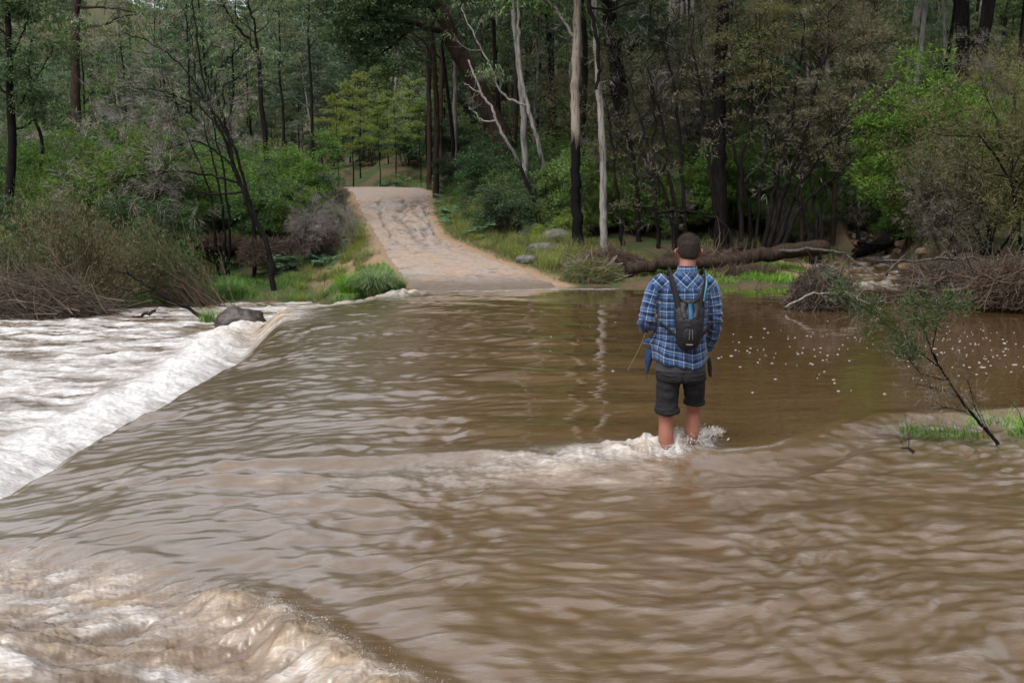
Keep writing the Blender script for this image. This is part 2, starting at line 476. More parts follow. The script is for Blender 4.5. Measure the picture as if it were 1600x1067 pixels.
# ================================================================ water
LEGS = [(1.115, 7.10), (1.335, 7.30)]
EY = [-10, 0, 3, 5, 6.5, 8, 10, 14, 17, 19, 20.5, 22.5, 25]
EX = [-3.2, -3.4, -3.55, -3.65, -3.72, -3.72, -3.72, -3.8, -4.2, -4.6, -4.1, -2.9, -2.3]
def water_fields(X, Y):
    """height, foam 0..1, foam tan 0..1, ruffle 0..1"""
    edge = np.interp(Y, EY, EX) + .10 * pn(Y * .5, Y * 0 + 2, 101) + .03 * pn(Y * 2.5, Y * 0, 102)
    d = X - edge
    z = -.10 * (1 - sst(-1.0, 5.0, d))
    # flow aligned coordinates (current runs to -x, a little towards the viewer)
    a = R(12)
    fx = X * math.cos(a) + Y * math.sin(a); fy = -X * math.sin(a) + Y * math.cos(a)
    wx = fx + .35 * fbm(fx * .6, fy * .6, 110, 2); wy = fy + .25 * fbm(fx * .7 + 9, fy * .7, 111, 2)
    # ruffled zone
    bd = .35 * pn(Y * .35, X * .3, 103)
    left = 1 - sst(-1.0, .45 + 0 * Y, X + bd + .0)
    far = 1 - sst(14.5, 19, Y)
    YL = np.interp(X, [-9, .6, 1.5, 1.9, 2.3, 2.7, 3.1, 3.7, 4.5, 6, 60], [6.9, 6.95, 7.02, 7.2, 7.6, 8.05, 8.38, 8.55, 8.66, 8.9, 9.5])
    near = 1 - sst(-.30, .06, Y - YL + .06 * pn(X * 1.1, X * 0, 104))
    ruf = np.clip(np.maximum(left * (.45 + .55 * far), near), 0, 1)
    ruf = np.maximum(ruf, .05)
    w1 = (pn(wx * 2.9, wy * 4.6, 120) * .62 + .34 * pn(wx * 6.0, wy * 8.4, 125)) * np.clip(.62 + 1.9 * fbm(X * .45, Y * .7, 126, 3), .12, 1.7)
    w2 = fbm(wx * 5.0, wy * 10.5, 121, 2, .5)
    w3 = 1 - 2 * np.abs(fbm(wx * .75, wy * 2.1, 122, 3, .5))
    w4 = pn(wx * .5, wy * 1.3, 123)
    nn = near
    z = z + ruf * (.030 * w1 + .0050 * w2 + .0075 * pn(wx * 2.6, wy * 11.5, 128) * np.clip(.5 + 1.6 * pn(X * .7, Y * .9, 129), 0, 2)) + nn * (.010 * w3 + .018 * w4 + .012 * pn(wx * 1.1, wy * 3.0, 124) + .0045 * pn(wx * 8, wy * 13, 127))
    z = z + left * (1 - near) * (.008 * w3)
    # long smooth swells in the transition to the calm pool
    trn = np.exp(-((X + .1) / 1.3) ** 2) * sst(7, 8.5, Y) * (1 - sst(17, 22, Y))
    z = z + trn * (.050 * np.sin((Y * 4.2 + X * 1.5 + 1.2 * pn(X * .6, Y * .5, 130))) * (0.5 + .5 * pn(X * .8, Y * .5, 131)) + .010 * pn(X * 1.2, Y * 5.5, 132))
    z = z + .0045 * fbm(wx * .9, wy * 1.6, 133, 3) + .0016 * fbm(wx * 3, wy * 7, 134, 2)
    # standing lip where the pool spills over the near road edge
    yl = YL - .06 * pn(X * 1.1, X * 0, 104)
    dl = Y - yl
    xr = sst(-2.0, .4, X)
    z = z + xr * (-.075 * (1 - sst(-.35, .12, dl)) + .028 * np.exp(-((dl + .75) / .16) ** 2) - .02 * np.exp(-((dl + .45) / .12) ** 2))
    rr = sst(2.4, 3.2, X)
    z = z + rr * .05 * np.exp(-((dl + .12) / .16) ** 2) + rr * .02 * np.sin(dl * 9 + X * 1.5) * np.exp(-(dl + .6) ** 2 / .3)
    # long standing wave lines left of the walker
    for (yc, am, x0, x1, sl) in ((6.95, .030, -2.6, .6, .03), (6.45, .026, -2.8, .2, -.02), (8.3, .018, -1.6, .1, .05), (5.9, .02, -2.4, -.4, -.04)):
        dd = Y - yc - sl * X - .08 * pn(X * .9, X * 0 + yc, 140)
        z = z + am * sst(x0, x0 + .7, X) * (1 - sst(x1 - .6, x1, X)) * (np.exp(-(dd / .10) ** 2) - .6 * np.exp(-((dd + .17) / .12) ** 2))
    # lip and fall into the lower pool
    lip = sst(.32, -.40, d)
    drop = .55 + .05 * pn(Y * .9, X * .0, 150)
    farfade = 1 - sst(20, 23.5, Y)
    zz = z - drop * (0.20 * sst(1.5, .0, d) + .80 * lip) 
    pool = sst(-.25, -.7, d)
    tur = fbm(X * 1.1, Y * 1.5, 160, 5, .62); tu2 = 1 - 2 * np.abs(fbm(X * .55 + 3, Y * 1.05, 161, 4, .6)); tu3 = fbm(X * 6, Y * 7, 162, 3, .65)
    boil = np.exp(-((d + 1.0 + .18 * pn(Y * 1.4, Y * 0, 164)) / .40) ** 2) * (.62 + .45 * pn(Y * 1.1, X, 163) + .35 * fbm(X * 3.2, Y * 3.2, 165, 3))
    zp = -.64 + .085 * tur + .055 * tu2 + boil * (.17 + .020 * tu3 + .07 * fbm(X * 1.6, Y * 5.0, 166, 4)) + .004 * tu3
    z2 = zz * (1 - pool) + zp * pool
    onpool = sst(-.10, -.42, d)
    patch = fbm(X * .55, Y * 1.3, 170, 4, .6)
    streak = fbm(X * 1.5 + .4 * patch, Y * 3.6, 171, 4, .65)
    fo = .43 + 1.0 * patch + 1.0 * streak + .45 * tu2 - .15
    dist_f = sst(-1.6, -6, d)
    fo = np.where(d < 0, np.maximum(np.exp(-((d + .95) / .60) ** 2) * (1.12 + .5 * streak + .35 * fbm(X * 1.2, Y * 4.5, 167, 3)), fo - .10 * dist_f), 0)
    foam = np.clip(fo, 0, 1) * onpool
    tan = np.clip(.35 - .9 * foam + .4 * tu2, 0, 1) * onpool
    # white water spilling at the far end of the road edge
    st = fbm(wx * 2.2, wy * 6, 172, 4, .6)
    fe = np.exp(-((d + .1) / .75) ** 2) * sst(16.2, 18.5, Y) * (1 - sst(22.6, 23.6, Y))
    z2 = z2 + fe * (.07 + .10 * tur + .035 * st)
    foam = np.maximum(foam, np.clip(fe * (.95 + 1.5 * st), 0, 1))
    tan = np.maximum(tan, fe * np.clip(.80 + 1.2 * tur, 0, 1))
    # little fall by the tussock
    f2 = np.exp(-((X + 2.45) / .55) ** 2 - ((Y - 22.3) / .7) ** 2)
    z2 = z2 + f2 * (.16 + .08 * pn(X * 5, Y * 3, 173)); foam = np.maximum(foam, np.clip(f2 * (1.0 + .9 * pn(X * 7, Y * 2, 174)), 0, 1)); tan = np.maximum(tan, f2 * .6)
    # shallow riffle along the foot of the track
    f3 = np.exp(-((Y - 22.9 - .12 * pn(X, X * 0, 175)) / .32) ** 2) * sst(-2.4, -1.8, X) * (1 - sst(2.0, 3.2, X))
    foam = np.maximum(foam, np.clip(f3 * (.45 + .9 * fbm(X * 2.5, Y * 9, 176, 3)), 0, .75))
    # near hydraulic, lower left of the view
    lx = np.array([-6, -2.75, -1.85, -1.05, -.62, -.22, .25, .6]); ly = np.array([6.4, 5.40, 4.95, 4.42, 3.98, 3.55, 2.95, 2.25])
    yn = np.interp(X, lx, ly) + .05 * pn(X * 2.0, X * 0, 180) + .02 * pn(X * 7, X * 0, 181)
    n2 = (yn - Y) * .78                       # + is on the viewer's side
    rt = sst(-1.9, -.95, X)
    ss = fbm((X * .8 + Y * .62) * 2.0, (-X * .62 + Y * .8) * 6.5, 182, 4, .6)
    hyd = sst(-.05, .25, n2)
    z2 = z2 - .014 * np.exp(-((n2 + .12) / .14) ** 2)
    crest = np.exp(-((n2 - .24) / .17) ** 2)
    crest2 = np.exp(-((n2 - 1.15) / .35) ** 2) * (1 - rt)
    z2 = z2 + crest * rt * (.128 + .022 * pn(X * 4, Y * 4, 183) + .035 * fbm((X * .8 + Y * .62) * 6, (-X * .62 + Y * .8) * 12, 186, 4)) + crest2 * (.09 + .05 * tu2) + hyd * (-.06 + .055 * ss + .018 * fbm((X * .8 + Y * .62) * 4, (-X * .62 + Y * .8) * 19, 185, 3) + .04 * tu2 * sst(.4, 1.0, n2) + .02 * tu3 * sst(.1, .5, n2))
    n3a = fbm(X * 2.1 + .3 * ss, Y * 3.2, 184, 4, .65)
    g1 = sst(.02, .22, n2) * rt * (.50 + 1.2 * n3a + .7 * ss) * (1 - .25 * sst(1.0, 1.6, n2))
    g2 = sst(.75, 1.25, n2) * (.42 + 1.4 * n3a)
    g3 = hyd * (1 - rt) * np.clip(.30 + 1.3 * ss, 0, .7)
    gf = np.clip(np.maximum(np.maximum(g1, g2), g3), 0, 1)
    foam = np.maximum(foam, gf)
    tan = np.maximum(tan, hyd * np.clip(.55 + 1.3 * n3a * -1 + .45 * crest * rt, 0, 1))
    # wake of the walker
    for (lxx, lyy) in LEGS:
        dx = X - lxx; dy = Y - lyy
        z2 = z2 + (.07 + .03 * pn(X * 9, Y * 9, 195)) * np.exp(-((dx - .115) / .055) ** 2 - ((dy - .06) / .10) ** 2)
        back = np.clip(-dx, 0, 9)
        cen = -back * .34
        wid = .11 + back * .19
        tr_ = np.exp(-((dy - cen) / wid) ** 2) * np.exp(-back / .85) * sst(.12, -.03, dx)
        k = fbm((X * 1 + .3 * Y) * 3.2, Y * 8.5, 190, 4, .65)
        z2 = z2 + tr_ * (.045 + .10 * k) * sst(.0, .12, back) + tr_ * .01
        foam = np.maximum(foam, np.clip(tr_ * (1.15 + 1.6 * k), 0, 1))
        tan = np.maximum(tan, tr_ * np.clip(.75 + .9 * pn(X * 3, Y * 5, 191), 0, 1))
        rg = np.exp(-(((dx + .02) ** 2 + dy ** 2) / .028))
        z2 = z2 + rg * (.012 + .05 * fbm(X * 13, Y * 13, 192, 3)); foam = np.maximum(foam, np.clip(rg * (1.0 + 1.2 * fbm(X * 14, Y * 16, 193, 3)), 0, 1))
    # broken white line running left from the wake
    br = np.exp(-((Y - 6.55 - .10 * X) / .26) ** 2) * sst(-1.0, .3, X) * (1 - sst(.9, 1.2, X))
    foam = np.maximum(foam, np.clip(br * (.38 + 1.1 * fbm(wx * 2.2, wy * 8, 194, 4, .6)), 0, .75))
    tan = np.maximum(tan, br * .7)
    # whitish aerated streaks on the fast sheet
    aer = np.clip(.30 * w1 + .30 * w2 + .10 * w3, 0, .5) * (ruf > .4) * (d > .3)
    foam = np.maximum(foam, aer * .42 * nn)
    ruffle = np.clip(ruf + sst(0, -1, d) + hyd, 0, 1)
    # small calm bulge where debris rock splits the fall
    return z2, foam, tan, ruffle

def build_water():
    ys = np.concatenate([[-40, -25, -15, -9, -5, -3, -1.5, -.5, .2, .7, 1.1, 1.35], spaced(1.5, 34, [1.5, 3, 34], [.011, .0125, .115]), [37, 41, 46, 52, 60]])
    nx = 1500
    t = np.linspace(-1, 1, nx)
    k = np.sign(t) * np.maximum(0, np.abs(t) - .93) / .07
    W = np.maximum(.60 * ys + 1.2, 2.2)
    X = t[None, :] * W[:, None] + (k ** 3)[None, :] * np.maximum(80 - W, 0)[:, None]
    Y = np.repeat(ys[:, None], nx, 1)
    z, foam, tan, ruf = water_fields(X, Y)
    V = np.stack([X, Y, z], -1).reshape(-1, 3)
    m, nt, p, out = newmat('flood_water')
    geo = N(nt, 'ShaderNodeNewGeometry'); pos = geo.outputs['Position']
    fl = mapping_(nt, pos, (1.0, 2.3, 1.0), (0, 0, R(-12)))
    fa = attr_(nt, 'foam'); ta = attr_(nt, 'tan'); ra = attr_(nt, 'ruffle')
    nA = noise_(nt, fl, 7, 5, .65, .3); nB = noise_(nt, fl, 26, 4, .65, .2); nC = noise_(nt, pos, 90, 3, .6)
    nL = noise_(nt, mapping_(nt, pos, (.35, .8, 1)), 1.0, 4, .5)
    brown = mixc(nt, nL, (.075, .0440, .0180), (.098, .0590, .0255))
    ff = mapping_(nt, pos, (1.0, 5.5, 2.0), (0, 0, R(-14))); nF = noise_(nt, ff, 5, 6, .68, .5); nG = noise_(nt, ff, 17, 4, .7, .3)
    brk = math_(nt, 'ADD', math_(nt, 'MULTIPLY_ADD', nF, 1.7, -.85), math_(nt, 'MULTIPLY_ADD', nG, 1.1, -.55))
    f = math_(nt, 'ADD', fa, math_(nt, 'MULTIPLY', brk, math_(nt, 'MULTIPLY', math_(nt, 'MULTIPLY', fa, 2.2, clamp=True), .75)), clamp=True)
    foamc = mixc(nt, ramp_(nt, nG, [(.3, 0.0), (.65, 1.0)]), (.22, .205, .190), (.50, .497, .495))
    tanc = mixc(nt, ramp_(nt, nF, [(.35, 0.0), (.62, 1.0)]), (.125, .078, .038), (.28, .205, .122))
    fc = mixc(nt, math_(nt, 'MULTIPLY', ta, 1.0, clamp=True), foamc, tanc)
    c = mixc(nt, f, brown, fc)
    nt.links.new(c, p.inputs['Base Color'])
    nt.links.new(math_(nt, 'MULTIPLY_ADD', f, .6, math_(nt, 'MULTIPLY_ADD', ra, .13, .04)), p.inputs['Roughness'])
    p.inputs['IOR'].default_value = 1.5; nt.links.new(math_(nt, 'MULTIPLY_ADD', f, -.8, .8, clamp=True), p.inputs['Coat Weight']); nt.links.new(math_(nt, 'MULTIPLY_ADD', ra, .14, .04), p.inputs['Coat Roughness']); p.inputs['Coat IOR'].default_value = 1.62
    h1 = math_(nt, 'MULTIPLY', math_(nt, 'ADD', nA, math_(nt, 'MULTIPLY', nB, .45)), ra)
    h2 = math_(nt, 'MULTIPLY', math_(nt, 'ADD', nG, nF), math_(nt, 'MULTIPLY', f, .75))
    h3 = math_(nt, 'MULTIPLY', nL, .05)
    bump_(nt, math_(nt, 'ADD', math_(nt, 'ADD', h1, h2), h3), .35, .016, p)
    me = quad_mesh('river', V, grid_quads(len(ys), nx), m, True, {'foam': foam.ravel(), 'tan': tan.ravel(), 'ruffle': ruf.ravel()})
    o = bpy.data.objects.new('river_water', me); COL.objects.link(o)
    tag(o, 'brown flood water sliding over the ford and foaming below it', 'river', kind='structure')

def water_z(x, y): return float(water_fields(np.array([float(x)]), np.array([float(y)]))[0][0])

def build_splash():
    """spray and droplets thrown up at the walker's legs and along the wave crest"""
    rng = np.random.default_rng(5)
    mb = MB()
    m, nt, p, out = newmat('spray'); p.inputs['Roughness'].default_value = .35
    nt.links.new(mixc(nt, attr_(nt, 'tone'), (.30, .25, .19), (.5, .49, .48)), p.inputs['Base Color'])
    def tongue(x, y, z, dx, dz, n, s):
        C = np.stack([x + rng.normal(0, s, n), y + rng.normal(0, s * .8, n), z + np.abs(rng.normal(0, s * .5, n))], 1)
        D = np.stack([dx + rng.normal(0, .5, n), rng.normal(0, .4, n), dz + rng.normal(0, .5, n)], 1)
        mb.leaves(C, D, rng.uniform(.008, .032, n), rng.uniform(.002, .006, n), rng)
    tongue(1.45, 7.22, .08, .5, 1.0, 800, .042); tongue(1.50, 7.22, .10, .8, 1.0, 260, .03); tongue(1.23, 7.25, .08, .3, .9, 420, .04)
    tongue(1.40, 7.20, .03, .3, .7, 380, .06)
    tongue(1.24, 7.15, .04, .1, .8, 380, .055)
    tongue(1.17, 7.05, .0, -.5, .4, 300, .06)
    tongue(.98, 6.98, .0, -.8, .3, 260, .08)
    o = mb.build('splash', m)
    tag(o, 'pale brown splash thrown up around the wading man\'s shins', 'splash', kind='stuff')
    mb = MB()
    for i in range(1300):
        x = rng.uniform(-1.15, -.05) if i % 13 == 0 else x + rng.normal(0, .02); yn = np.interp(x, [-2.75, -1.85, -1.05, -.62, -.22, .25], [5.40, 4.95, 4.42, 3.98, 3.55, 2.95])
        y = yn - .22 + rng.normal(0, .05) if i % 13 == 0 else y + rng.normal(0, .012)
        z = water_z(x, y) if i % 13 == 0 else z0
        z0 = z
        mb.leaves([[x, y, z + abs(rng.normal(0, .012))]], [[rng.normal(.4, .6), rng.normal(0, .5), rng.uniform(.2, 1)]], rng.uniform(.003, .011), rng.uniform(.001, .0025), rng)
    o = mb.build('spray', m)
    tag(o, 'fine spray flicking off the tan wave crest in the near corner', 'spray', kind='stuff')

def build_flecks():
    rng = np.random.default_rng(8)
    m, nt, p, out = newmat('foam_fleck'); p.inputs['Base Color'].default_value = (.24, .225, .205, 1); p.inputs['Roughness'].default_value = .8
    V = []; Q = []; n = 0
    for i in range(210):
        u = rng.choice([1165, 1215, 1285, 1300, 1420, 1440, 1490, 1540, 1570, 1590]) + rng.normal(0, 34) if i < 185 else rng.uniform(820, 1500)
        v = rng.choice([526, 548, 555, 572], p=[.3, .25, .25, .2]) + rng.normal(0, 9) if i < 185 else rng.uniform(500, 620)
        Y = 1.7 * 1555 / (v - 335) ; x = (u - 800) / 1555 * Y
        r = rng.uniform(.003, .009) * (1 if rng.random() > .1 else 2.0)
        z = water_z(x, Y) + .004
        k = 8
        an = np.arange(k) * 2 * math.pi / k
        rr = r * rng.uniform(.5, 1.2, k)
        ring = np.stack([x + np.cos(an) * rr * rng.uniform(1, 2.4), Y + np.sin(an) * rr * 1.2, np.full(k, z + .003)], 1)
        bot = ring.copy(); bot[:, 2] -= .006
        V.append(ring); V.append(bot)
        Q += [[n, n + 1, n + 2, n + 3], [n, n + 3, n + 4, n + 7], [n + 4, n + 5, n + 6, n + 7]]
        Q += [[n + a, n + 8 + a, n + 8 + (a + 1) % 8, n + (a + 1) % 8] for a in range(8)]
        n += 16
    me = quad_mesh('foam_flecks', np.concatenate(V), Q, m)
    o = bpy.data.objects.new('foam_flecks', me); COL.objects.link(o)
    tag(o, 'white flecks of foam drifting on the calm brown pool', 'foam', kind='stuff')

def build_creek():
    ys = spaced(21.5, 40, [20, 40], [.06, .1]); n = 60
    t = np.linspace(-1, 1, n)
    Y = np.repeat(ys[:, None], n, 1); T = np.repeat(t[None], len(ys), 0)
    cx = np.interp(Y, CRY, CRX); cz = np.interp(Y, CRY, CRZ) + .02
    X = cx + T * np.interp(Y, [21, 24, 28, 40], [1.3, .75, .7, .9])
    r = fbm(X * 3, Y * 2, 201, 4, .6)
    Z = cz + .09 * r + .05 * pn(X * 1.5, Y * 1.2, 202)
    foam = np.clip(.10 + 1.3 * r + .5 * pn(X * 2, Y * 1.1, 203), 0, .9) * sst(22, 24.5, Y)
    me = quad_mesh('creek', np.stack([X, Y, Z], -1).reshape(-1, 3), grid_quads(len(ys), n), bpy.data.materials['flood_water'], True,
                   {'foam': foam.ravel(), 'tan': (foam * .15).ravel(), 'ruffle': np.ones(foam.size)})
    o = bpy.data.objects.new('creek_water', me); COL.objects.link(o)
    tag(o, 'small stony creek riffling down into the flooded river', 'creek', kind='structure')

build_terrain(); build_track(); build_water(); build_splash(); build_flecks(); build_creek()

# ================================================================ vegetation prototypes
UP = np.array([0, 0, 1.0])
def nrm(v): return v / (np.linalg.norm(v) + 1e-9)

def grow(rng, mb, p, d, L, r, lvl, maxlvl, tips, wob=.18, trop=.05, kids=(4, 5, 4, 4), spread=.8, tmin=.3, lr=.55, tone=.5, segs=5, sides=(7, 5, 4, 3, 3), rr=.55, allpts=None):
    pts = [np.array(p, dtype=float)]; dd = nrm(np.array(d, dtype=float))
    dirs = [dd]
    for i in range(segs):
        dd = nrm(dd + rng.normal(0, wob, 3) + UP * trop)
        pts.append(pts[-1] + dd * L / segs); dirs.append(dd)
    rad = np.linspace(r, r * .42, segs + 1)
    mb.tube(pts, rad, sides[min(lvl, len(sides) - 1)], tone=rng.uniform(0, 1), cap=False)
    if allpts is not None and lvl >= 1: allpts.extend([(q, dirs[i]) for i, q in enumerate(pts) if i > 1])
    if lvl >= maxlvl:
        tips.append((pts[-1], dd)); 
        return
    for j in range(kids[min(lvl, len(kids) - 1)]):
        t = rng.uniform(tmin, 1.0) * segs
        i = min(int(t), segs - 1); q = pts[i] + (pts[i + 1] - pts[i]) * (t - i)
        a = rng.normal(0, 1, 3); a = nrm(a - dirs[i] * np.dot(a, dirs[i]))
        nd = nrm(dirs[i] * (1 - spread * .5) + a * spread)
        grow(rng, mb, q, nd, L * lr * rng.uniform(.7, 1.2), r * rr * (1 - .4 * t / segs), lvl + 1, maxlvl, tips, wob, trop, kids, spread, tmin, lr, tone, max(3, segs - 1), sides, rr, allpts)

def clump(rng, mb, c, rad, n, ln, wd, droop=.5, flat=.65, up_only=True):
    """leaves spread over a domed clump"""
    u = rng.normal(0, 1, (n, 3)); u /= np.linalg.norm(u, axis=1)[:, None]
    if up_only: u[:, 2] = np.where(u[:, 2] < -.25, -u[:, 2] * .6, u[:, 2])
    rr = rad * rng.uniform(.35, 1.05, n) ** .6
    C = np.array(c) + u * rr[:, None] * np.array([1, 1, flat])
    D = u * .9 + rng.normal(0, .45, (n, 3)) - UP * droop
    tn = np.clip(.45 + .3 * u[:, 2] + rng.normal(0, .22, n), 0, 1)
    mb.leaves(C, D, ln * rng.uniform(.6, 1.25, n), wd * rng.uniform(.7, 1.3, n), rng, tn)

class Proto:
    def __init__(s, name, parts, cat):
        """parts: list of (partname, mesh)"""
        s.name = name; s.parts = parts; s.cat = cat
        s.count = 0
    def place(s, loc, rz=0, sc=1.0, label=None, group=None, tilt=None, scz=None):
        r = bpy.data.objects.new(s.name, None); r.empty_display_size = .2
        COL.objects.link(r)
        r.location = loc; r.rotation_euler = (tilt[0] if tilt else 0, tilt[1] if tilt else 0, rz)
        r.scale = (sc, sc, sc * (scz or 1))
        for pn_, me in s.parts:
            c = bpy.data.objects.new(pn_, me); COL.objects.link(c); c.parent = r
        tag(r, label, s.cat, group)
        s.count += 1
        return r

def gum(seed, *a, nm='gum_tree', **k):
    p_ = gum_(seed, *a, **k); p_.name = nm; return p_
def gum_(seed, H=13, first=.35, nl=9, leafm='gum', bark='b_grey', ln=.24, wd=.085, per=115, crown=1.1, r0=.16, droop=.5, clr=.75, spread=.75):
    rng = np.random.default_rng(seed)
    tb = MB(); cb = MB()
    n = 9; lean = rng.normal(0, .05, 2)
    pts = [np.array([0, 0, -.5])]
    for i in range(1, n + 1):
        pts.append(np.array([lean[0] * i * H / n * .5 + rng.normal(0, .05) * H * .06, lean[1] * i * H / n * .5 + rng.normal(0, .05) * H * .06, H * .93 * i / n]))
    rad = np.linspace(r0, r0 * .3, n + 1)
    tb.tube(pts, rad, 8, cap=False)
    tips = []
    for k in range(nl):
        t = first + (1 - first) * (k + rng.uniform(0, 1)) / nl
        i = min(int(t * n), n - 1); q = pts[i] + (pts[i + 1] - pts[i]) * (t * n - i)
        az = k * 2.4 + rng.normal(0, .4)
        d = np.array([math.cos(az), math.sin(az), rng.uniform(.25, .9)])
        L = H * .24 * crown * (1.15 - .55 * abs(t - .6) * 2) * rng.uniform(.7, 1.2)
        grow(rng, tb, q, d, L, r0 * .38 * (1.2 - t), 1, 2, tips, kids=(0, 5), spread=spread, trop=.08)
    tips.append((pts[-1], UP))
    for p, d in tips:
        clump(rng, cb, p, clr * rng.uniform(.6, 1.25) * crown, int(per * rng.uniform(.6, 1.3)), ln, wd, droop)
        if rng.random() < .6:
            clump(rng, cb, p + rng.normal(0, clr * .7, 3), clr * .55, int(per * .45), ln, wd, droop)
    return Proto('gum_tree', [('trunk', tb.mesh('gum_trunk', M[bark], True)), ('crown', cb.mesh('gum_crown', M[leafm]))], 'tree')

def bush(seed, H=2.2, W=1.3, leafm='shrub', ln=.10, wd=.035, n=9000, nst=9, name='shrub', droop=.2, stemm='b_brown', r=.02, clr=.32, per=120, trop=.1, lvl=2, cat='shrub', kids=(4, 4, 3)):
    rng = np.random.default_rng(seed)
    tb = MB(); cb = MB(); tips = []
    for k in range(nst):
        az = k * 2.4 + rng.normal(0, .5); sp = rng.uniform(.1, 1.0)
        d = np.array([math.cos(az) * sp * W / H * 1.3, math.sin(az) * sp * W / H * 1.3, 1.0])
        grow(rng, tb, [rng.normal(0, .12), rng.normal(0, .12), -.15], d, H * rng.uniform(.55, .9), r, 0, lvl, tips, kids=kids, spread=.75, trop=trop, sides=(5, 3, 3), lr=.45)
    for p, d in tips:
        p = p.copy(); p[2] = max(p[2], .1)
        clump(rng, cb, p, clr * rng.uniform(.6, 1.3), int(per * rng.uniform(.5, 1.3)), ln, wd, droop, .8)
    return Proto(name, [('stems', tb.mesh(name + '_stems', M[stemm])), ('foliage', cb.mesh(name + '_foliage', M[leafm]))], cat)

def twiggy(seed, H=2.5, W=1.6, nst=8, lvl=3, name='bare_shrub', mat='twig', stemm='b_grey', r=.022, hair=14, lean=(0, 0), leafm=None, kids=(5, 5, 4), hl=.28, cat='shrub', trop=.03, leafn=3):
    rng = np.random.default_rng(seed)
    tb = MB(); hb = MB(); tips = []; ap = []
    for k in range(nst):
        az = k * 2.4 + rng.normal(0, .5); sp = rng.uniform(.1, 1.0)
        d = np.array([math.cos(az) * sp * W / H + lean[0], math.sin(az) * sp * W / H + lean[1], 1.0])
        grow(rng, tb, [rng.normal(0, .12), rng.normal(0, .12), -.2], d, H * rng.uniform(.55, .95), r, 0, lvl, tips, kids=kids, spread=.7, trop=trop, sides=(5, 4, 3, 3), lr=.5, wob=.14, allpts=ap)
    C = []; D = []
    for p, d in ap + tips * 2:
        for j in range(hair // 4 if len(ap) > 4000 else hair // 2):
            C.append(p + rng.normal(0, .03, 3)); D.append(d + rng.normal(0, .55, 3))
    n = len(C)
    hb.leaves(C, D, hl * rng.uniform(.5, 1.3, n), .009, rng)
    parts = [('stems', tb.mesh(name + '_stems', M[stemm])), ('twigs', hb.mesh(name + '_twigs', M[mat]))]
    if leafm:
        lb = MB()
        C = []; D = []
        for p, d in tips:
            for j in range(leafn * 6):
                C.append(p + rng.normal(0, .16, 3)); D.append(d * .6 + rng.normal(0, .6, 3))
        lb.leaves(C, D, .11 * rng.uniform(.6, 1.3, len(C)), .022, rng)
        parts.append(('foliage', lb.mesh(name + '_foliage', M[leafm])))
    return Proto(name, parts, cat)

def fern(seed):
    rng = np.random.default_rng(seed); cb = MB()
    for k in range(13):
        az = rng.uniform(0, 6.28); L = rng.uniform(.5, .95); el = rng.uniform(.5, 1.1)
        n = 16; pts = []
        p = np.zeros(3); d = np.array([math.cos(az) * math.cos(el), math.sin(az) * math.cos(el), math.sin(el)])
        for i in range(n):
            pts.append(p.copy()); p = p + d * L / n; d = nrm(d - UP * .09)
        side = np.array([-math.sin(az), math.cos(az), 0])
        C = []; D = []; ln = []
        for i in range(4, n):
            w = .17 * math.sin(math.pi * (i - 3) / (n - 2.5)) + .02
            for s_ in (1, -1):
                C.append(pts[i]); D.append(side * s_ + d * .35 + rng.normal(0, .1, 3)); ln.append(w)
                C.append(pts[i]); D.append(side * s_ + d * .0 - UP * .2); ln.append(w * .9)
        cb.leaves(C, D, np.array(ln), .045, rng)
        cb.tube(pts, .005, 3, cap=False)
    return Proto('fern', [('fronds', cb.mesh('fern_fronds', M['fern']))], 'fern')

def blades(rng, mb, C, H, w, lean=.35, segs=3, droop=.5, wind=(0, 0)):
    """arched grass blades: each a strip of segs quads"""
    C = np.asarray(C, dtype=float); n = len(C)
    az = rng.uniform(0, 6.283, n); H = H * rng.uniform(.55, 1.2, n)
    d = np.stack([np.cos(az) * lean + wind[0], np.sin(az) * lean + wind[1], np.ones(n)], 1) * 1.0
    d += rng.normal(0, .12, (n, 3)); d /= np.linalg.norm(d, axis=1)[:, None]
    side = np.cross(d, UP); side /= np.linalg.norm(side, axis=1)[:, None] + 1e-9
    P = C.copy(); V = []; hor = d * np.array([1, 1, 0])
    for i in range(segs + 1):
        ww = w * (1 - .85 * i / segs) * .5
        V.append(P - side * ww); V.append(P + side * ww)
        P = P + d * (H / segs)[:, None]
        d = d - UP * droop / segs * 1.3 + hor * .25; d /= np.linalg.norm(d, axis=1)[:, None]
    k = 2 * (segs + 1)
    V = np.stack(V, 1).reshape(-1, 3)
    Q = []
    base = np.arange(n)[:, None] * k
    for i in range(segs): Q.append(base + np.array([2 * i, 2 * i + 1, 2 * i + 3, 2 * i + 2]))
    mb.add(V, np.stack(Q, 1).reshape(-1, 4), np.repeat(rng.uniform(0, 1, n), k))

def tuft(seed, H=.5, n=420, rad=.22, mat='grassy', w=.010, lean=.35, droop=.8, name='grass_tuft'):
    rng = np.random.default_rng(seed); mb = MB()
    a = rng.uniform(0, 6.283, n); r = rad * np.sqrt(rng.uniform(0, 1, n))
    blades(rng, mb, np.stack([np.cos(a) * r, np.sin(a) * r, np.full(n, -.03)], 1), H, w, lean, 4, droop)
    return Proto(name, [('blades', mb.mesh(name + '_blades', M[mat]))], 'grass tuft')

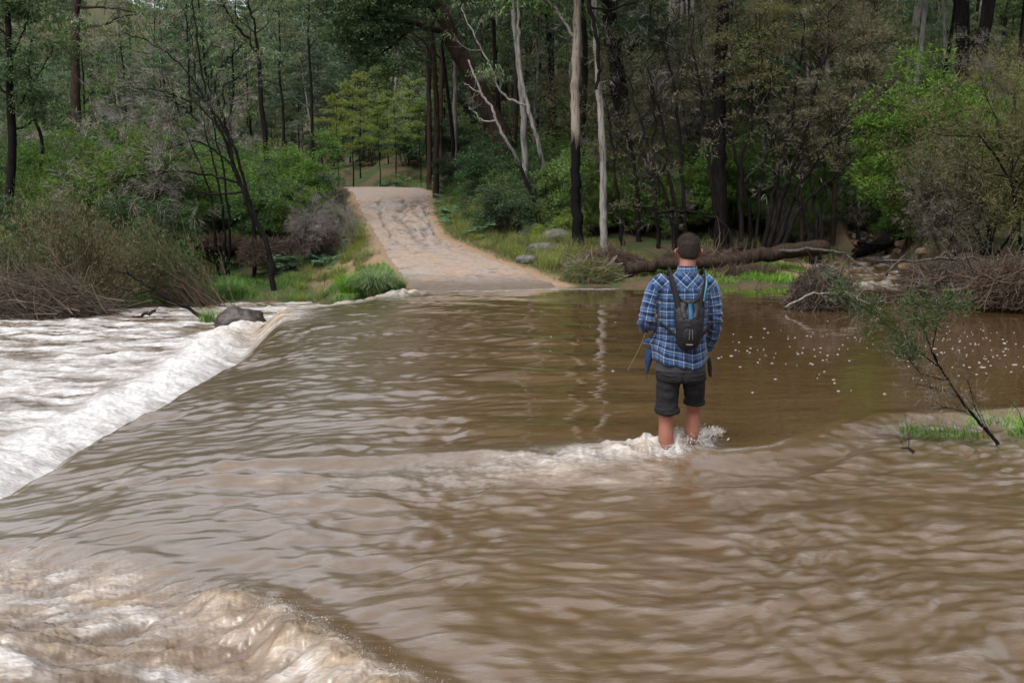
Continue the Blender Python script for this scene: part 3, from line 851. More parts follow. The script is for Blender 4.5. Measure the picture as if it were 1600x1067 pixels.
rng0 = np.random.default_rng(77)
GUM = [gum(1, 13, .40, 12, 'gum', 'b_grey'), gum(2, 12, .30, 11, 'gumblue', 'b_grey', ln=.22, nm='blue_gum_tree'), gum(3, 15, .45, 9, 'gum', 'b_pale', crown=.85, nm='pale_gum_tree'), gum(4, 11, .25, 12, 'dkgum', 'b_brown', crown=.95, nm='dark_gum_tree')]
POLE = [gum(14, 15, .55, 8, 'gum', 'b_black', ln=.18, wd=.04, per=60, crown=.55, r0=.12, droop=1.2, clr=.6, nm='pole_tree'), gum(15, 16, .6, 7, 'gum', 'b_white', ln=.18, wd=.04, per=60, crown=.5, r0=.11, droop=1.3, clr=.6, nm='pole_tree'), gum(16, 14, .45, 9, 'dkgum', 'b_brown', ln=.18, wd=.05, per=60, crown=.55, r0=.14, droop=.9, clr=.6, nm='pole_tree')]
TALL = [gum(17, 23, .58, 13, 'gum', 'b_black', ln=.26, wd=.09, per=58, crown=.95, r0=.26, clr=1.0, nm='tall_gum_tree'), gum(18, 25, .6, 12, 'dkgum', 'b_pale', ln=.26, wd=.09, per=58, crown=.9, r0=.22, clr=1.0, nm='tall_gum_tree'), gum(19, 22, .55, 13, 'gum', 'b_brown', ln=.26, wd=.09, per=58, crown=.95, r0=.25, clr=1.0, nm='tall_gum_tree')]
SLIM = [gum(11, 8, .25, 9, 'gum', 'b_black', ln=.17, wd=.035, per=110, crown=.75, r0=.07, droop=1.3, clr=.5, nm='gum_sapling'), gum(12, 6, .30, 8, 'yellow', 'b_black', ln=.13, wd=.035, per=120, crown=.75, r0=.05, droop=.5, clr=.42, spread=.6, nm='gum_sapling'), gum(13, 9, .2, 11, 'gumblue', 'b_pale', ln=.18, wd=.035, per=110, crown=.7, r0=.08, droop=1.4, clr=.5, nm='gum_sapling')]
WAT = [bush(21, 3.0, 1.5, 'bright', .10, .024, nst=9, clr=.32, per=150, name='wattle'), bush(22, 2.4, 1.3, 'bright', .085, .024, nst=8, clr=.28, per=150, name='wattle')]
SHR = [bush(31, 2.2, 1.5, 'shrub', .10, .032, nst=9, clr=.3, per=75), bush(32, 1.5, 1.3, 'shrub', .09, .03, nst=9, clr=.24, per=75, name='low_shrub'), bush(33, 2.6, 1.3, 'dkgum', .11, .04, nst=9, clr=.32, per=80, name='dark_shrub'), bush(34, 1.3, 1.1, 'yellow', .09, .022, nst=9, clr=.22, per=65, name='yellow_shrub')]
TEA = [twiggy(41, 5.2, 2.6, 7, 3, 'tea_tree', 'olive', 'b_black', r=.055, hair=8, kids=(6, 5, 4), hl=.26, cat='tree', leafm='olive', leafn=4), twiggy(42, 4.2, 1.8, 6, 3, 'tea_tree', 'twig', 'b_brown', r=.045, hair=8, kids=(6, 5, 4), hl=.26, cat='tree', leafm='olive', leafn=2)]
BARE = [twiggy(51, 2.6, 1.8, 8), twiggy(52, 2.0, 1.6, 9, mat='straw'), twiggy(53, 3.6, 1.6, 5, mat='twig', r=.03)]
FERN = [fern(61), fern(62)]
TUF = [tuft(71, .55, 320, .25, 'grassy'), tuft(72, .4, 350, .3, 'grass')]


# ================================================================ individual trees along the banks
def px(path, Y0, Y1=None):
    """photo columns/rows at real depths -> points"""
    n = len(path)
    return [at(u, v, Y0 if Y1 is None else Y0 + (Y1 - Y0) * i / max(1, n - 1)) for i, (u, v) in enumerate(path)]

def refine(pts, k=4, wob=.0, rng=None):
    P = np.array([tuple(p) for p in pts]); n = len(P)
    if n < 3: t = np.linspace(0, n - 1, (n - 1) * k + 1); out = np.stack([np.interp(t, range(n), P[:, i]) for i in range(3)], 1)
    else:
        out = []
        for i in range(n - 1):
            p0, p1, p2, p3 = P[max(i - 1, 0)], P[i], P[i + 1], P[min(i + 2, n - 1)]
            for j in range(k):
                t = j / k
                out.append(.5 * ((2 * p1) + (-p0 + p2) * t + (2 * p0 - 5 * p1 + 4 * p2 - p3) * t * t + (-p0 + 3 * p1 - 3 * p2 + p3) * t ** 3))
        out.append(P[-1]); out = np.array(out)
    if wob and rng is not None: out[1:-1] += rng.normal(0, wob, (len(out) - 2, 3))
    return out

class Hero:
    """one tree: trunk path from the ground upwards, limbs, twigs and leaf clumps in the world, re-based to its foot"""
    def __init__(s, name, base, bark, label, group=None, cat='tree', seed=1):
        s.rng = np.random.default_rng(seed); s.base = Vector(base); s.root = empty(name, base); tag(s.root, label, cat, group)
        s.tb = MB(); s.lb = MB(); s.cb = MB(); s.hb = MB(); s.bark = bark; s.tips = []; s.name = name
    def loc(s, P): return np.array([np.array(tuple(p)) - np.array(s.base) for p in P])
    def trunk(s, P, r0, r1, k=10, wob=.015, rough=.06, mb=None):
        Q = refine(s.loc(P), 5, wob, s.rng)
        rad = np.linspace(r0, r1, len(Q)); rad[:2] *= (1.22, 1.08)
        (mb or s.tb).tube(Q, rad, k, tone=.5, rough=rough, rng=s.rng)
        return Q
    def limb(s, P, r0, r1, k=6, wob=.02, kids=0, kl=1.0, lvl=1, tips=True, kr=None, spread=.7, trop=.05, kk=(4, 4)):
        Q = refine(s.loc(P), 5, wob, s.rng)
        s.lb.tube(Q, np.linspace(r0, r1, len(Q)), k, tone=.5, rough=.08, rng=s.rng, cap=False)
        for j in range(kids):
            i = int(s.rng.integers(len(Q) // 4, len(Q) - 1)); d = nrm(Q[i + 1] - Q[i]) if i + 1 < len(Q) else nrm(Q[i] - Q[i - 1])
            a = s.rng.normal(0, 1, 3); a = nrm(a - d * np.dot(a, d))
            grow(s.rng, s.lb, Q[i], nrm(d * .6 + a * spread), kl * s.rng.uniform(.6, 1.2), kr or max(r1 * .6, .008), 1, 1 + lvl, s.tips, kids=(0,) + kk, spread=.8, trop=trop, sides=(5, 4, 3, 3), lr=.6)
        s.tips.append((Q[-1], nrm(Q[-1] - Q[-2])))
        return Q
    def leaves(s, rad=.5, per=90, ln=.15, wd=.035, droop=.8, p=1.0):
        for q, d in s.tips:
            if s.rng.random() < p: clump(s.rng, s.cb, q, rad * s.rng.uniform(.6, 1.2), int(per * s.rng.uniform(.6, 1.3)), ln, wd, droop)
    def hair(s, n=8, ln=.3, w=.008, pts=None, sp=.5):
        C = []; D = []
        for q, d in (pts or s.tips):
            for j in range(n): C.append(q + s.rng.normal(0, .04, 3)); D.append(d + s.rng.normal(0, sp, 3))
        if C: s.hb.leaves(C, D, ln * s.rng.uniform(.5, 1.3, len(C)), w, s.rng)
    def done(s, leafm='gum', limbm=None, hairm='twig'):
        if s.tb.n: s.tb.build('trunk', M[s.bark], s.root, True)
        if s.lb.n:
            nl = sum(len(q) for q in s.lb.q)
            s.lb.v += s.hb.v and [v for v in s.hb.v]; s.lb.q += [q + s.lb.n for q in s.hb.q]; s.lb.t += s.hb.t; s.lb.n += s.hb.n
            o = s.lb.build('branches', M[limbm or s.bark], s.root)
            me = o.data; me.materials.append(M[hairm]); n_ = len(me.polygons); ix = np.zeros(n_, np.int32); ix[nl:] = 1
            me.polygons.foreach_set('material_index', ix); me.polygons.foreach_set('use_smooth', ix == 0)
        if s.cb.n: s.cb.build('crown', M[leafm], s.root)
        return s.root

def foot(u, Y, sink=.3):
    x = (u - 800) / 1555 * Y
    return Vector((x, Y, hz(x, Y) - sink))

def crown_top(h, u, Y, v0, v1, r, n=9, kl=1.8, rad=.75, per=60, ln=.2, wd=.06):
    h.limb(px([(u, v0), (u + 6, (v0 + v1) / 2), (u - 4, v1)], Y), r, .04, 8, kids=4, kl=kl)
    for i in range(n):
        v = v0 + (v1 - v0) * (.15 + .85 * i / n); w = h.rng.uniform(60, 130) * (1 if i % 2 else -1)
        h.limb(px([(u, v), (u + w * .5, v - 35), (u + w, v - h.rng.uniform(30, 90))], Y, Y + h.rng.uniform(-2, 2)), r * .45, .03, kids=7, kl=kl)
    h.leaves(rad, per, ln, wd, .9, .9)

# -- left bank, leaning river tree with its bare branches swept over the water
h = Hero('river_tree', foot(428, 27.2), 'b_black', 'dark leaning river tree on the left grass bank, its bare branches swept left', seed=3)
h.trunk([h.base] + px([(422, 402), (405, 355), (383, 305), (366, 262), (356, 215), (330, 170), (300, 140)], 27.2), .075, .025)
h.limb(px([(383, 305), (366, 262), (350, 215), (330, 175), (316, 120), (308, 60), (300, 0)], 27.3), .05, .02, kids=10, kl=1.2)
h.limb(px([(366, 262), (335, 235), (300, 222), (262, 232), (225, 250)], 27), .035, .01, kids=16, kl=1.1, kk=(5, 4))
h.limb(px([(372, 285), (330, 275), (280, 268), (230, 270), (180, 283), (140, 300)], 26.6), .035, .01, kids=18, kl=1.1, kk=(5, 4))
h.limb(px([(350, 215), (315, 170), (275, 150), (235, 140), (190, 135)], 27), .03, .01, kids=14, kl=1.2, kk=(5, 4))
h.limb(px([(380, 300), (340, 305), (300, 298), (262, 296)], 26.4), .03, .01, kids=12, kl=1.0, kk=(5, 4))
h.limb(px([(330, 175), (290, 110), (240, 70), (190, 50)], 27.5), .03, .01, kids=12, kl=1.3, kk=(4, 4))
h.hair(15, .36, .009); h.done()
h = Hero('river_tree', foot(398, 28.4), 'b_black', 'slim dark tree standing just left behind the leaning river tree', seed=4)
h.trunk([h.base] + px([(396, 360), (392, 330), (385, 300)], 28.4), .06, .05)
h.limb(px([(385, 300), (372, 250), (352, 195), (335, 130), (345, 105), (365, 85), (378, 70)], 28.4), .05, .02, kids=6, kl=1.0)
h.limb(px([(352, 195), (349, 140), (362, 127), (385, 118), (398, 100)], 28.4), .03, .012, kids=6, kl=.9)
h.hair(6, .28); h.leaves(.45, 40, .13, .03, .8, .35); h.done()
h = Hero('river_tree', foot(352, 28.8), 'b_black', 'pair of thin dark stems left of the leaning river tree', seed=5)
for off in (0, -16, 8): h.trunk([h.base + Vector((off * .01, 0, 0))] + px([(350 + off, 350), (346 + off, 310), (335 + off * 1.5, 255), (318 + off * 2, 195), (305 + off * 2.5, 120)], 28.8), .05, .015, 6)
h.limb(px([(320, 200), (290, 170), (262, 150)], 28.8), .025, .01, kids=12, kl=1.2)
h.limb(px([(305, 120), (300, 60), (285, 10)], 28.8), .025, .01, kids=12, kl=1.2)
h.hair(6, .3); h.done()
h = Hero('forest_tree', foot(430, 33), 'b_black', 'dark forked tree whose bare V of branches rises above the left flat', seed=6)
h.trunk([h.base] + px([(415, 230), (408, 150), (405, 95)], 33), .09, .07)
h.limb(px([(405, 95), (390, 65), (368, 40), (352, 14), (338, -20)], 33), .055, .03, kids=5, kl=1.2)
h.limb(px([(405, 95), (400, 65), (397, 35), (388, 8), (384, -40)], 33), .05, .03, kids=6, kl=1.2)
h.leaves(.5, 80, .15, .035, .9, .8); h.done('gum')
h = Hero('forest_tree', foot(120, 44), 'b_brown', 'tall straight brown trunk with crooked side branches at the upper left', seed=7)
h.trunk([h.base] + px([(119, 200), (118, 110), (118, 40), (119, 0), (121, -90)], 44), .22, .15)
h.limb(px([(122, 20), (132, 38), (160, 40), (190, 27), (215, 22)], 44), .07, .03, kids=5, kl=1.2)
h.limb(px([(122, 10), (150, 12), (180, 14), (212, 20)], 43.5), .06, .03, kids=4, kl=1.2)
h.limb(px([(118, 70), (95, 68), (68, 62), (45, 60)], 44), .05, .02, kids=4, kl=1.0)
h.limb(px([(121, -60), (160, -100), (190, -150)], 44), .08, .03, kids=9, kl=2.0)
h.limb(px([(121, -60), (80, -100), (60, -130)], 44), .08, .03, kids=9, kl=2.0)
h.hair(5, .4, .012); h.leaves(.9, 90, .2, .05, .9, .25); h.done()
h = Hero('forest_tree', foot(14, 31), 'b_black', 'dark leafy tree at the left edge of the view', seed=8)
h.trunk([h.base] + px([(18, 220), (15, 130), (14, 60), (12, 0), (10, -80)], 31), .14, .06)
for P in ([(15, 180), (40, 150), (50, 120)], [(15, 150), (-15, 120), (-30, 90)], [(14, 90), (35, 55), (45, 20)], [(13, 60), (-10, 30), (-20, -10)], [(12, 0), (35, -30), (45, -60)], [(15, 205), (45, 195), (60, 180)], [(10, -80), (20, -110), (30, -130)]):
    h.limb(px(P, 31), .04, .015, kids=7, kl=.9)
h.leaves(.48, 95, .13, .04, .5, .8); h.done('dkgum')
h = Hero('forest_tree', foot(62, 33), 'b_black', 'thin crooked dark trunk between the left edge tree and the brown trunk', seed=9)
h.trunk([h.base] + px([(66, 235), (56, 190), (48, 140), (45, 95), (50, 60)], 33), .07, .03, 6)
h.limb(px([(48, 140), (70, 100), (85, 70)], 33), .03, .012, kids=8, kl=.9); h.leaves(.45, 80, .13, .035, .8, .6); h.done('gum')

# -- big leaning dark gum right of the track, limb arching left over it
h = Hero('leaning_gum', foot(797, 38), 'b_brown', 'thick dark brown gum leaning left over the head of the track', seed=10)
h.trunk([h.base] + px([(789, 232), (775, 195), (762, 170), (742, 125), (722, 92), (706, 62), (694, 30), (676, 0), (655, -30)], 38), .40, .22, 12, rough=.08)
h.limb(px([(704, 62), (690, 50), (672, 45), (648, 38), (620, 31), (596, 33), (575, 45), (560, 62), (548, 85)], 38, 36), .13, .04, 8, kids=16, kl=1.4, kk=(5, 4))
h.limb(px([(600, 33), (570, 20), (545, 25), (528, 40)], 37, 35.5), .06, .02, kids=14, kl=1.3, kk=(5, 4))
h.limb(px([(676, 0), (650, -20), (600, -40), (560, -30)], 37, 35.5), .12, .04, kids=16, kl=1.6, kk=(5, 4))
h.limb(px([(690, 20), (668, 10), (650, 0), (620, -8), (590, 5)], 38, 36), .08, .03, kids=14, kl=1.4, kk=(5, 4))
h.limb(px([(648, 38), (625, 60), (600, 80), (575, 92)], 37.5, 36.5), .05, .02, kids=12, kl=1.2, kk=(4, 4))
h.limb(px([(655, -30), (690, -70), (730, -110), (770, -130)], 38), .12, .04, kids=10, kl=1.8)
h.tips = [(q + np.array([0, 0, .35]), d) for q, d in h.tips]; h.leaves(.46, 95, .14, .05, .5, .75); h.done('dkgum')
h = Hero('white_gum', foot(826, 33), 'b_white', 'slim white gum trunk rising straight just right of the leaning dark gum', seed=11)
h.trunk([h.base] + px([(821, 265), (819, 200), (813, 120), (805, 50), (801, 0), (798, -90)], 33), .12, .08, 10)
h.limb(px([(798, -60), (830, -110), (860, -150)], 33), .07, .03, kids=9, kl=1.5); h.limb(px([(799, -20), (770, -60), (750, -90)], 33), .06, .03, kids=7, kl=1.2)
h.leaves(.5, 70, .17, .035, 1.3, .7); crown_top(h, 798, 33, -88, -470, 0.08); h.done('gum')
h = Hero('white_gum', foot(876, 31, .1), 'b_two2', 'curved pale sapling with a blackened foot crossing in front of the white gum', seed=12)
h.trunk([h.base] + px([(868, 370), (856, 300), (848, 255), (838, 215), (825, 165), (815, 125), (811, 80), (810, 30), (808, -40)], 31), .085, .04, 9)
h.limb(px([(824, 165), (800, 158), (782, 143), (772, 118), (765, 100), (745, 65), (728, 30), (722, 10)], 31), .04, .018, kids=4, kl=.9)
h.leaves(.4, 60, .15, .032, 1.4, .6); h.done('gum')
h = Hero('dead_tree', foot(852, 30.5, .1), 'b_two2', 'thin bent dead stem leaning left, its pale forked top before the leaning gum', seed=13)
h.trunk([h.base] + px([(848, 375), (835, 320), (820, 278), (800, 235), (780, 200), (770, 172), (755, 150), (740, 115), (732, 95)], 30.5), .07, .025, 7)
h.limb(px([(776, 190), (755, 188), (740, 175), (732, 167)], 30.5), .03, .012, kids=3, kl=.5); h.limb(px([(755, 148), (738, 138), (722, 128)], 30.5), .025, .01, kids=3, kl=.5); h.done(limbm='b_pale')
h = Hero('white_gum', foot(712, 42), 'b_pale', 'very slim pale trunk with drooping leaves left of the leaning gum', seed=14)
h.trunk([h.base] + px([(711, 200), (711, 120), (709, 60), (706, 20), (712, 0), (716, -40)], 42), .10, .06, 8)
for P in ([(710, 70), (700, 55), (690, 62)], [(706, 20), (696, 5), (690, -5)], [(711, 100), (722, 85), (735, 90)], [(710, 45), (722, 30), (732, 35)]): h.limb(px(P, 42), .03, .012, kids=5, kl=.8)
h.leaves(.5, 60, .2, .035, 1.6, .8); h.done('gumblue')
for i, (u, ut, Y, r) in enumerate([(683, 675, 40, .13), (672, 664, 44, .12), (757, 752, 46, .10)]):
    h = Hero('dark_gum', foot(u, Y), 'b_brown', ['straight dark trunk just left of the leaning gum', 'second dark trunk further behind and left of the leaning gum', 'thin dark trunk behind the leaning gum'][i], seed=15 + i)
    h.trunk([h.base] + px([(u - 1, 180), ((u + ut) / 2, 110), (ut, 50), (ut - 3, -20)], Y), r, r * .6, 8)
    h.limb(px([(ut + 3, 85), (ut - 20, 60), (ut - 45, 45)], Y), .05, .02, kids=8, kl=1.2); h.limb(px([(ut, 30), (ut + 18, 0), (ut + 40, -20)], Y), .05, .02, kids=8, kl=1.2); h.limb(px([(ut, 0), (ut - 20, -30), (ut - 30, -70)], Y), .05, .02, kids=9, kl=1.4)
    h.leaves(.55, 80, .16, .05, .7, .8); h.done('dkgum')

# -- white / burnt trunks right of the track
h = Hero('half_burnt_gum', foot(905, 28.6, .1), 'b_two', 'gum with cream upper trunk and charred black foot, nearest the river', seed=20)
h.trunk([h.base] + px([(903, 370), (901, 330), (900, 290), (899, 230), (899, 150), (901, 80), (902, 0), (903, -90)], 28.6), .17, .10, 12)
h.limb(px([(898, 60), (885, 40), (868, 15), (852, -5), (845, -30)], 28.6), .05, .025, kids=5, kl=1.0); h.limb(px([(903, -60), (930, -110), (950, -150)], 28.6), .06, .02, kids=8, kl=1.3)
h.leaves(.4, 60, .17, .03, 1.3, .6); crown_top(h, 903, 28.6, -88, -470, 0.1); h.done('gum', limbm='b_pale')
h = Hero('white_gum', foot(944, 28), 'b_white', 'slender grey white gum beside the half burnt one', seed=21)
h.trunk([h.base] + px([(943, 350), (942, 280), (940, 200), (936, 150), (934, 110), (930, 50), (928, 0), (927, -80)], 28), .11, .065, 10)
h.limb(px([(927, -40), (905, -80), (890, -120)], 28), .05, .02, kids=8, kl=1.2); h.leaves(.4, 60, .16, .03, 1.3, .7); crown_top(h, 927, 28, -88, -470, 0.065); h.done('gum')
h = Hero('vine', at(944, 130, 27.7), 'b_black', 'black crooked dead branch hanging down the slender white gum', cat='branch', seed=22)
h.trunk(px([(931, 140), (936, 112), (934, 80), (928, 40), (922, 10), (918, -60)], 27.75), .045, .07, 7); h.limb(px([(922, 12), (950, 15), (985, 5), (1015, -15)], 27.75), .035, .012, kids=4, kl=.8); h.done()
h = Hero('dark_gum', foot(984, 34), 'b_black', 'thick black trunk standing behind the slender white gum', seed=23)
h.trunk([h.base] + px([(981, 240), (972, 180), (964, 120), (955, 50), (950, 0), (944, -90)], 34), .32, .2, 12, rough=.1)
h.limb(px([(950, 0), (990, -50), (1030, -80)], 34), .1, .04, kids=8, kl=1.8); h.limb(px([(962, 110), (985, 80), (1000, 50)], 34), .05, .02, kids=6, kl=1.0); h.leaves(.6, 80, .16, .05, .7, .6); crown_top(h, 944, 34, -88, -470, 0.2); h.done('dkgum')
h = Hero('dark_gum', foot(908, 33), 'b_black', 'dark trunk hidden close behind the half burnt gum', seed=24)
h.trunk([h.base] + px([(909, 280), (909, 200), (912, 140), (915, 90), (912, 30), (910, -60)], 33), .13, .08, 8); h.done()
h = Hero('dark_gum', foot(868, 40), 'b_black', 'slim dark trunk between the white gum and the half burnt gum', seed=25)
h.trunk([h.base] + px([(865, 180), (863, 120), (858, 60), (855, 0), (855, -60)], 40), .14, .09, 8); h.limb(px([(857, 30), (838, 10), (825, 8)], 40), .05, .02, kids=8, kl=1.3); h.limb(px([(857, -30), (890, -50), (900, -90)], 40), .05, .02, kids=8, kl=1.5); h.leaves(.6, 70, .18, .04, 1.0, .7); h.done('gum')
h = Hero('stag_trunk', foot(1126, 28.4), 'b_black', 'stout charred trunk in the middle of the thicket, above the walker', seed=26)
h.trunk([h.base] + px([(1126, 330), (1124, 260), (1122, 200), (1124, 130), (1128, 60), (1131, 0), (1134, -90)], 28.4), .21, .15, 12, rough=.1)
h.limb(px([(1130, 90), (1150, 96), (1170, 108), (1182, 120)], 28.4), .045, .02, kids=5, kl=.9); h.limb(px([(1134, -80), (1100, -120), (1080, -140)], 28.4), .08, .03, kids=8, kl=1.5); h.leaves(.5, 50, .16, .04, .9, .4); h.hair(4); crown_top(h, 1134, 28.4, -88, -470, 0.17); h.done('dkgum')
PALE = [((1078, 160), (1067, 60), 46, .11), ((1093, 165), (1082, 0), 46, .15), ((1108, 155), (1100, 35), 47, .10), ((1137, 160), (1138, 60), 46, .09), ((1195, 140), (1201, 15), 50, .10), ((1213, 110), (1215, 0), 52, .10)]
for i, (b, t, Y, r) in enumerate(PALE):
    h = Hero('pale_gum', foot(b[0], Y), 'b_pale' if i % 2 == 0 else 'b_white', 'pale slender trunk in the stand of gums behind the charred trunk', 'pale trunks behind the charred trunk', seed=30 + i)
    h.trunk([h.base] + px([b, ((b[0] + t[0]) / 2 + 2, (b[1] + t[1]) / 2), t, (t[0] - 3, t[1] - 130)], Y), r, r * .65, 8)
    h.limb(px([(t[0] - 2, t[1] - 50), (t[0] + 30, t[1] - 90), (t[0] + 45, t[1] - 120)], Y), .05, .02, kids=7, kl=1.5); h.leaves(.6, 60, .2, .04, 1.2, .7); h.done('gum')
for i, (b, t, Y, r) in enumerate([((1293, 90), (1297, -60), 44, .11), ((1331, 60), (1341, -60), 46, .13), ((1229, 165), (1222, 60), 44, .05), ((1395, 110), (1400, 30), 48, .05)]):
    h = Hero('pale_gum', foot(b[0], Y), 'b_white', ['white trunk tip showing above the thicket, left of a pair', 'thicker white trunk tip leaning right above the thicket', 'thin pale stem right of the charred trunk', 'thin pale stem on the hillside above the creek'][i], seed=40 + i)
    h.trunk([h.base] + px([b, t, (t[0] + 3, t[1] - 60)], Y), r, r * .7, 8)
    if i < 2: h.limb(px([(t[0], t[1]), (t[0] + 30, t[1] - 50), (t[0] + 50, t[1] - 60)], Y), .05, .02, kids=7, kl=1.5); h.leaves(.6, 60, .2, .04, 1.2, .7)
    h.done('gum')
h = Hero('burnt_trunk', foot(1504, 36), 'b_black', 'left one of the two thick black trunks at the upper right', seed=50)
h.trunk([h.base] + px([(1503, 165), (1502, 100), (1502, 40), (1500, -10), (1498, -120)], 36), .22, .16, 12)
h.limb(px([(1500, -90), (1470, -130), (1440, -150)], 36), .08, .03, kids=8, kl=1.6); h.leaves(.6, 70, .16, .05, .7, .7); crown_top(h, 1498, 36, -88, -470, 0.16); h.done('dkgum')
h = Hero('burnt_trunk', foot(1518, 35), 'b_black', 'right one of the two thick black trunks, leaning outward at the upper right', seed=51)
h.trunk([h.base] + px([(1520, 165), (1524, 130), (1532, 80), (1542, 30), (1552, -20), (1566, -110)], 35), .24, .17, 12)
h.limb(px([(1566, -100), (1600, -140), (1640, -150)], 35), .08, .03, kids=8, kl=1.6); h.leaves(.6, 70, .16, .05, .7, .7); crown_top(h, 1566, 35, -88, -470, 0.16); h.done('dkgum')

# -- the fan of thin dark stems that makes the thicket
rngt = np.random.default_rng(60)
FAN = [(1058, [(1045, 330), (1020, 250), (1000, 190), (985, 130)], 27.5), (1062, [(1050, 310), (1042, 240), (1030, 170), (1008, 100)], 27.8), (1075, [(1068, 330), (1065, 250), (1056, 160), (1040, 60)], 28.2),
       (1128, [(1118, 330), (1105, 240), (1095, 150), (1080, 70)], 27.4), (1140, [(1128, 340), (1122, 270), (1112, 200)], 27.2), (1160, [(1158, 330), (1160, 260), (1172, 190), (1176, 120)], 27.6), (1178, [(1185, 330), (1192, 260), (1200, 180), (1205, 100)], 27.5),
       (1190, [(1205, 320), (1222, 250), (1238, 180), (1250, 100), (1256, 30)], 27.3), (1196, [(1215, 330), (1240, 260), (1262, 190), (1280, 120), (1300, 60)], 27.2), (1205, [(1232, 330), (1262, 270), (1300, 220), (1345, 165)], 27.1),
       (1210, [(1250, 330), (1290, 285), (1330, 255)], 27.0), (1268, [(1262, 350), (1245, 310), (1225, 270)], 27.0), (1272, [(1275, 340), (1268, 290), (1262, 240)], 27.1), (1280, [(1283, 340), (1290, 290), (1285, 240)], 27.1),
       (1150, [(1135, 355), (1100, 335), (1060, 330), (1010, 335)], 26.8), (1170, [(1170, 320), (1150, 250), (1140, 180), (1150, 110)], 28.0), (1030, [(1025, 330), (1018, 260), (1022, 190), (1015, 130)], 28.5), (972, [(970, 330), (960, 260), (955, 200)], 29), (1000, [(996, 330), (990, 250), (975, 180)], 29.5)]
for i, (u, path, Y) in enumerate(FAN):
    h = Hero('tea_tree', foot(u, Y, .15), 'b_black', 'bare dark stem fanning up out of the thicket behind the fallen log', 'dark stems fanning out of the thicket', seed=60 + i)
    h.trunk([h.base] + px(path, Y), rngt.uniform(.05, .085), .022, 7, wob=.03)
    t = path[-1]
    h.limb(px([t, (t[0] + rngt.uniform(-25, 30), t[1] - 40), (t[0] + rngt.uniform(-40, 50), t[1] - 80)], Y), .02, .008, kids=9, kl=1.0, kk=(4, 3))
    a, b = path[-2], path[-1]
    h.limb(px([a, ((a[0] + b[0]) / 2 + rngt.uniform(-30, 30), (a[1] + b[1]) / 2), (b[0] + rngt.uniform(-60, 60), b[1] - 10)], Y), .018, .007, kids=7, kl=.8, kk=(4, 3))
    h.hair(5, .26, .008)
    if i in (7, 8, 9, 5, 6, 15): h.leaves(.34, 90, .09, .018, .1, .75)
    elif i > 2: h.leaves(.3, 40, .09, .018, .1, .25)
    h.done('olive')

# -- olive topped tea tree crowns above the thicket (right of the charred trunk)
for i, (u, Y, pts) in enumerate([(1255, 29, [(1250, 300), (1262, 200), (1275, 120), (1290, 60)]), (1300, 30, [(1305, 290), (1315, 200), (1335, 130), (1340, 80)]), (1340, 31, [(1345, 300), (1358, 220), (1372, 170)]), (1215, 29.5, [(1215, 290), (1200, 190), (1190, 110), (1195, 60)])]):
    h = Hero('olive_tea_tree', foot(u, Y, .15), 'b_brown', 'feathery olive brown tea tree crown right of the charred trunk', 'feathery tea trees right of the charred trunk', seed=90 + i)
    Q = h.trunk([h.base] + px(pts, Y), .08, .03, 7)
    t = pts[-1]
    for k in range(13):
        s_ = pts[1 + k % (len(pts) - 1)]
        h.limb(px([s_, (s_[0] + rngt.uniform(-35, 35), s_[1] - rngt.uniform(5, 40)), (s_[0] + rngt.uniform(-60, 65), s_[1] - rngt.uniform(20, 75))], Y, Y + rngt.uniform(-.8, .8)), .02, .008, kids=7, kl=.7, kk=(4, 3))
    h.hair(3, .22, .008); h.leaves(.28, 40, .09, .016, .0, .6); h.done('olive')

# ================================================================ banks: log, debris, rocks, reeds
def rock(name, loc, r, seed, label, mat, rz=0.0, parent=None, group=None):
    rng = np.random.default_rng(seed)
    nu, nv = 48, 28
    th = np.linspace(0, 2 * math.pi, nu, endpoint=False); ph = np.linspace(-math.pi / 2, math.pi / 2, nv)
    T, Pp = np.meshgrid(th, ph)
    x, y, z = np.cos(Pp) * np.cos(T), np.cos(Pp) * np.sin(T), np.sin(Pp)
    a = 1 + .22 * fbm(x * 1.6 + seed, y * 1.6 + z * 1.3, seed, 4) + .10 * fbm(z * 3 + seed, x * 3 + y, seed + 3, 3)
    q = np.stack([x * a * r[0], y * a * r[1], np.sign(z) * np.abs(z) ** .8 * a * r[2]], -1).reshape(-1, 3)
    i = np.arange(nv - 1)[:, None] * nu; j = np.arange(nu)[None]; j2 = (j + 1) % nu
    Q = np.stack([i + j, i + j2, i + nu + j2, i + nu + j], -1).reshape(-1, 4)
    o = bpy.data.objects.new(name, quad_mesh(name, q, Q, mat, True)); COL.objects.link(o)
    o.location = loc; o.rotation_euler = (0, 0, rz)
    tag(o, label, 'rock', group)
    return o

def rock_mat(name, a, b, c):
    m, nt, p, out = newmat(name)
    tc = N(nt, 'ShaderNodeTexCoord').outputs['Object']
    n1 = noise_(nt, tc, 4, 6, .65); n2 = noise_(nt, tc, 18, 5, .7)
    col = mixc(nt, ramp_(nt, n1, [(.4, 0.0), (.6, 1.0)]), a, b)
    col = mixc(nt, ramp_(nt, n2, [(.52, 0.0), (.62, .8)]), col, c)
    nt.links.new(col, p.inputs['Base Color']); p.inputs['Roughness'].default_value = .85
    bump_(nt, math_(nt, 'ADD', n1, math_(nt, 'MULTIPLY', n2, .5)), .8, .05, p)
    return m
M['rock'] = rock_mat('lichen_rock', (.050, .047, .041), (.105, .100, .090), (.07, .08, .05))
M['wetrock'] = rock_mat('wet_rock', (.016, .011, .009), (.045, .030, .022), (.009, .007, .006)); M['wetrock'].node_tree.nodes['Principled BSDF'].inputs['Roughness'].default_value = .35
M['clayrock'] = rock_mat('clay_rock', (.10, .058, .032), (.22, .14, .085), (.05, .03, .02))

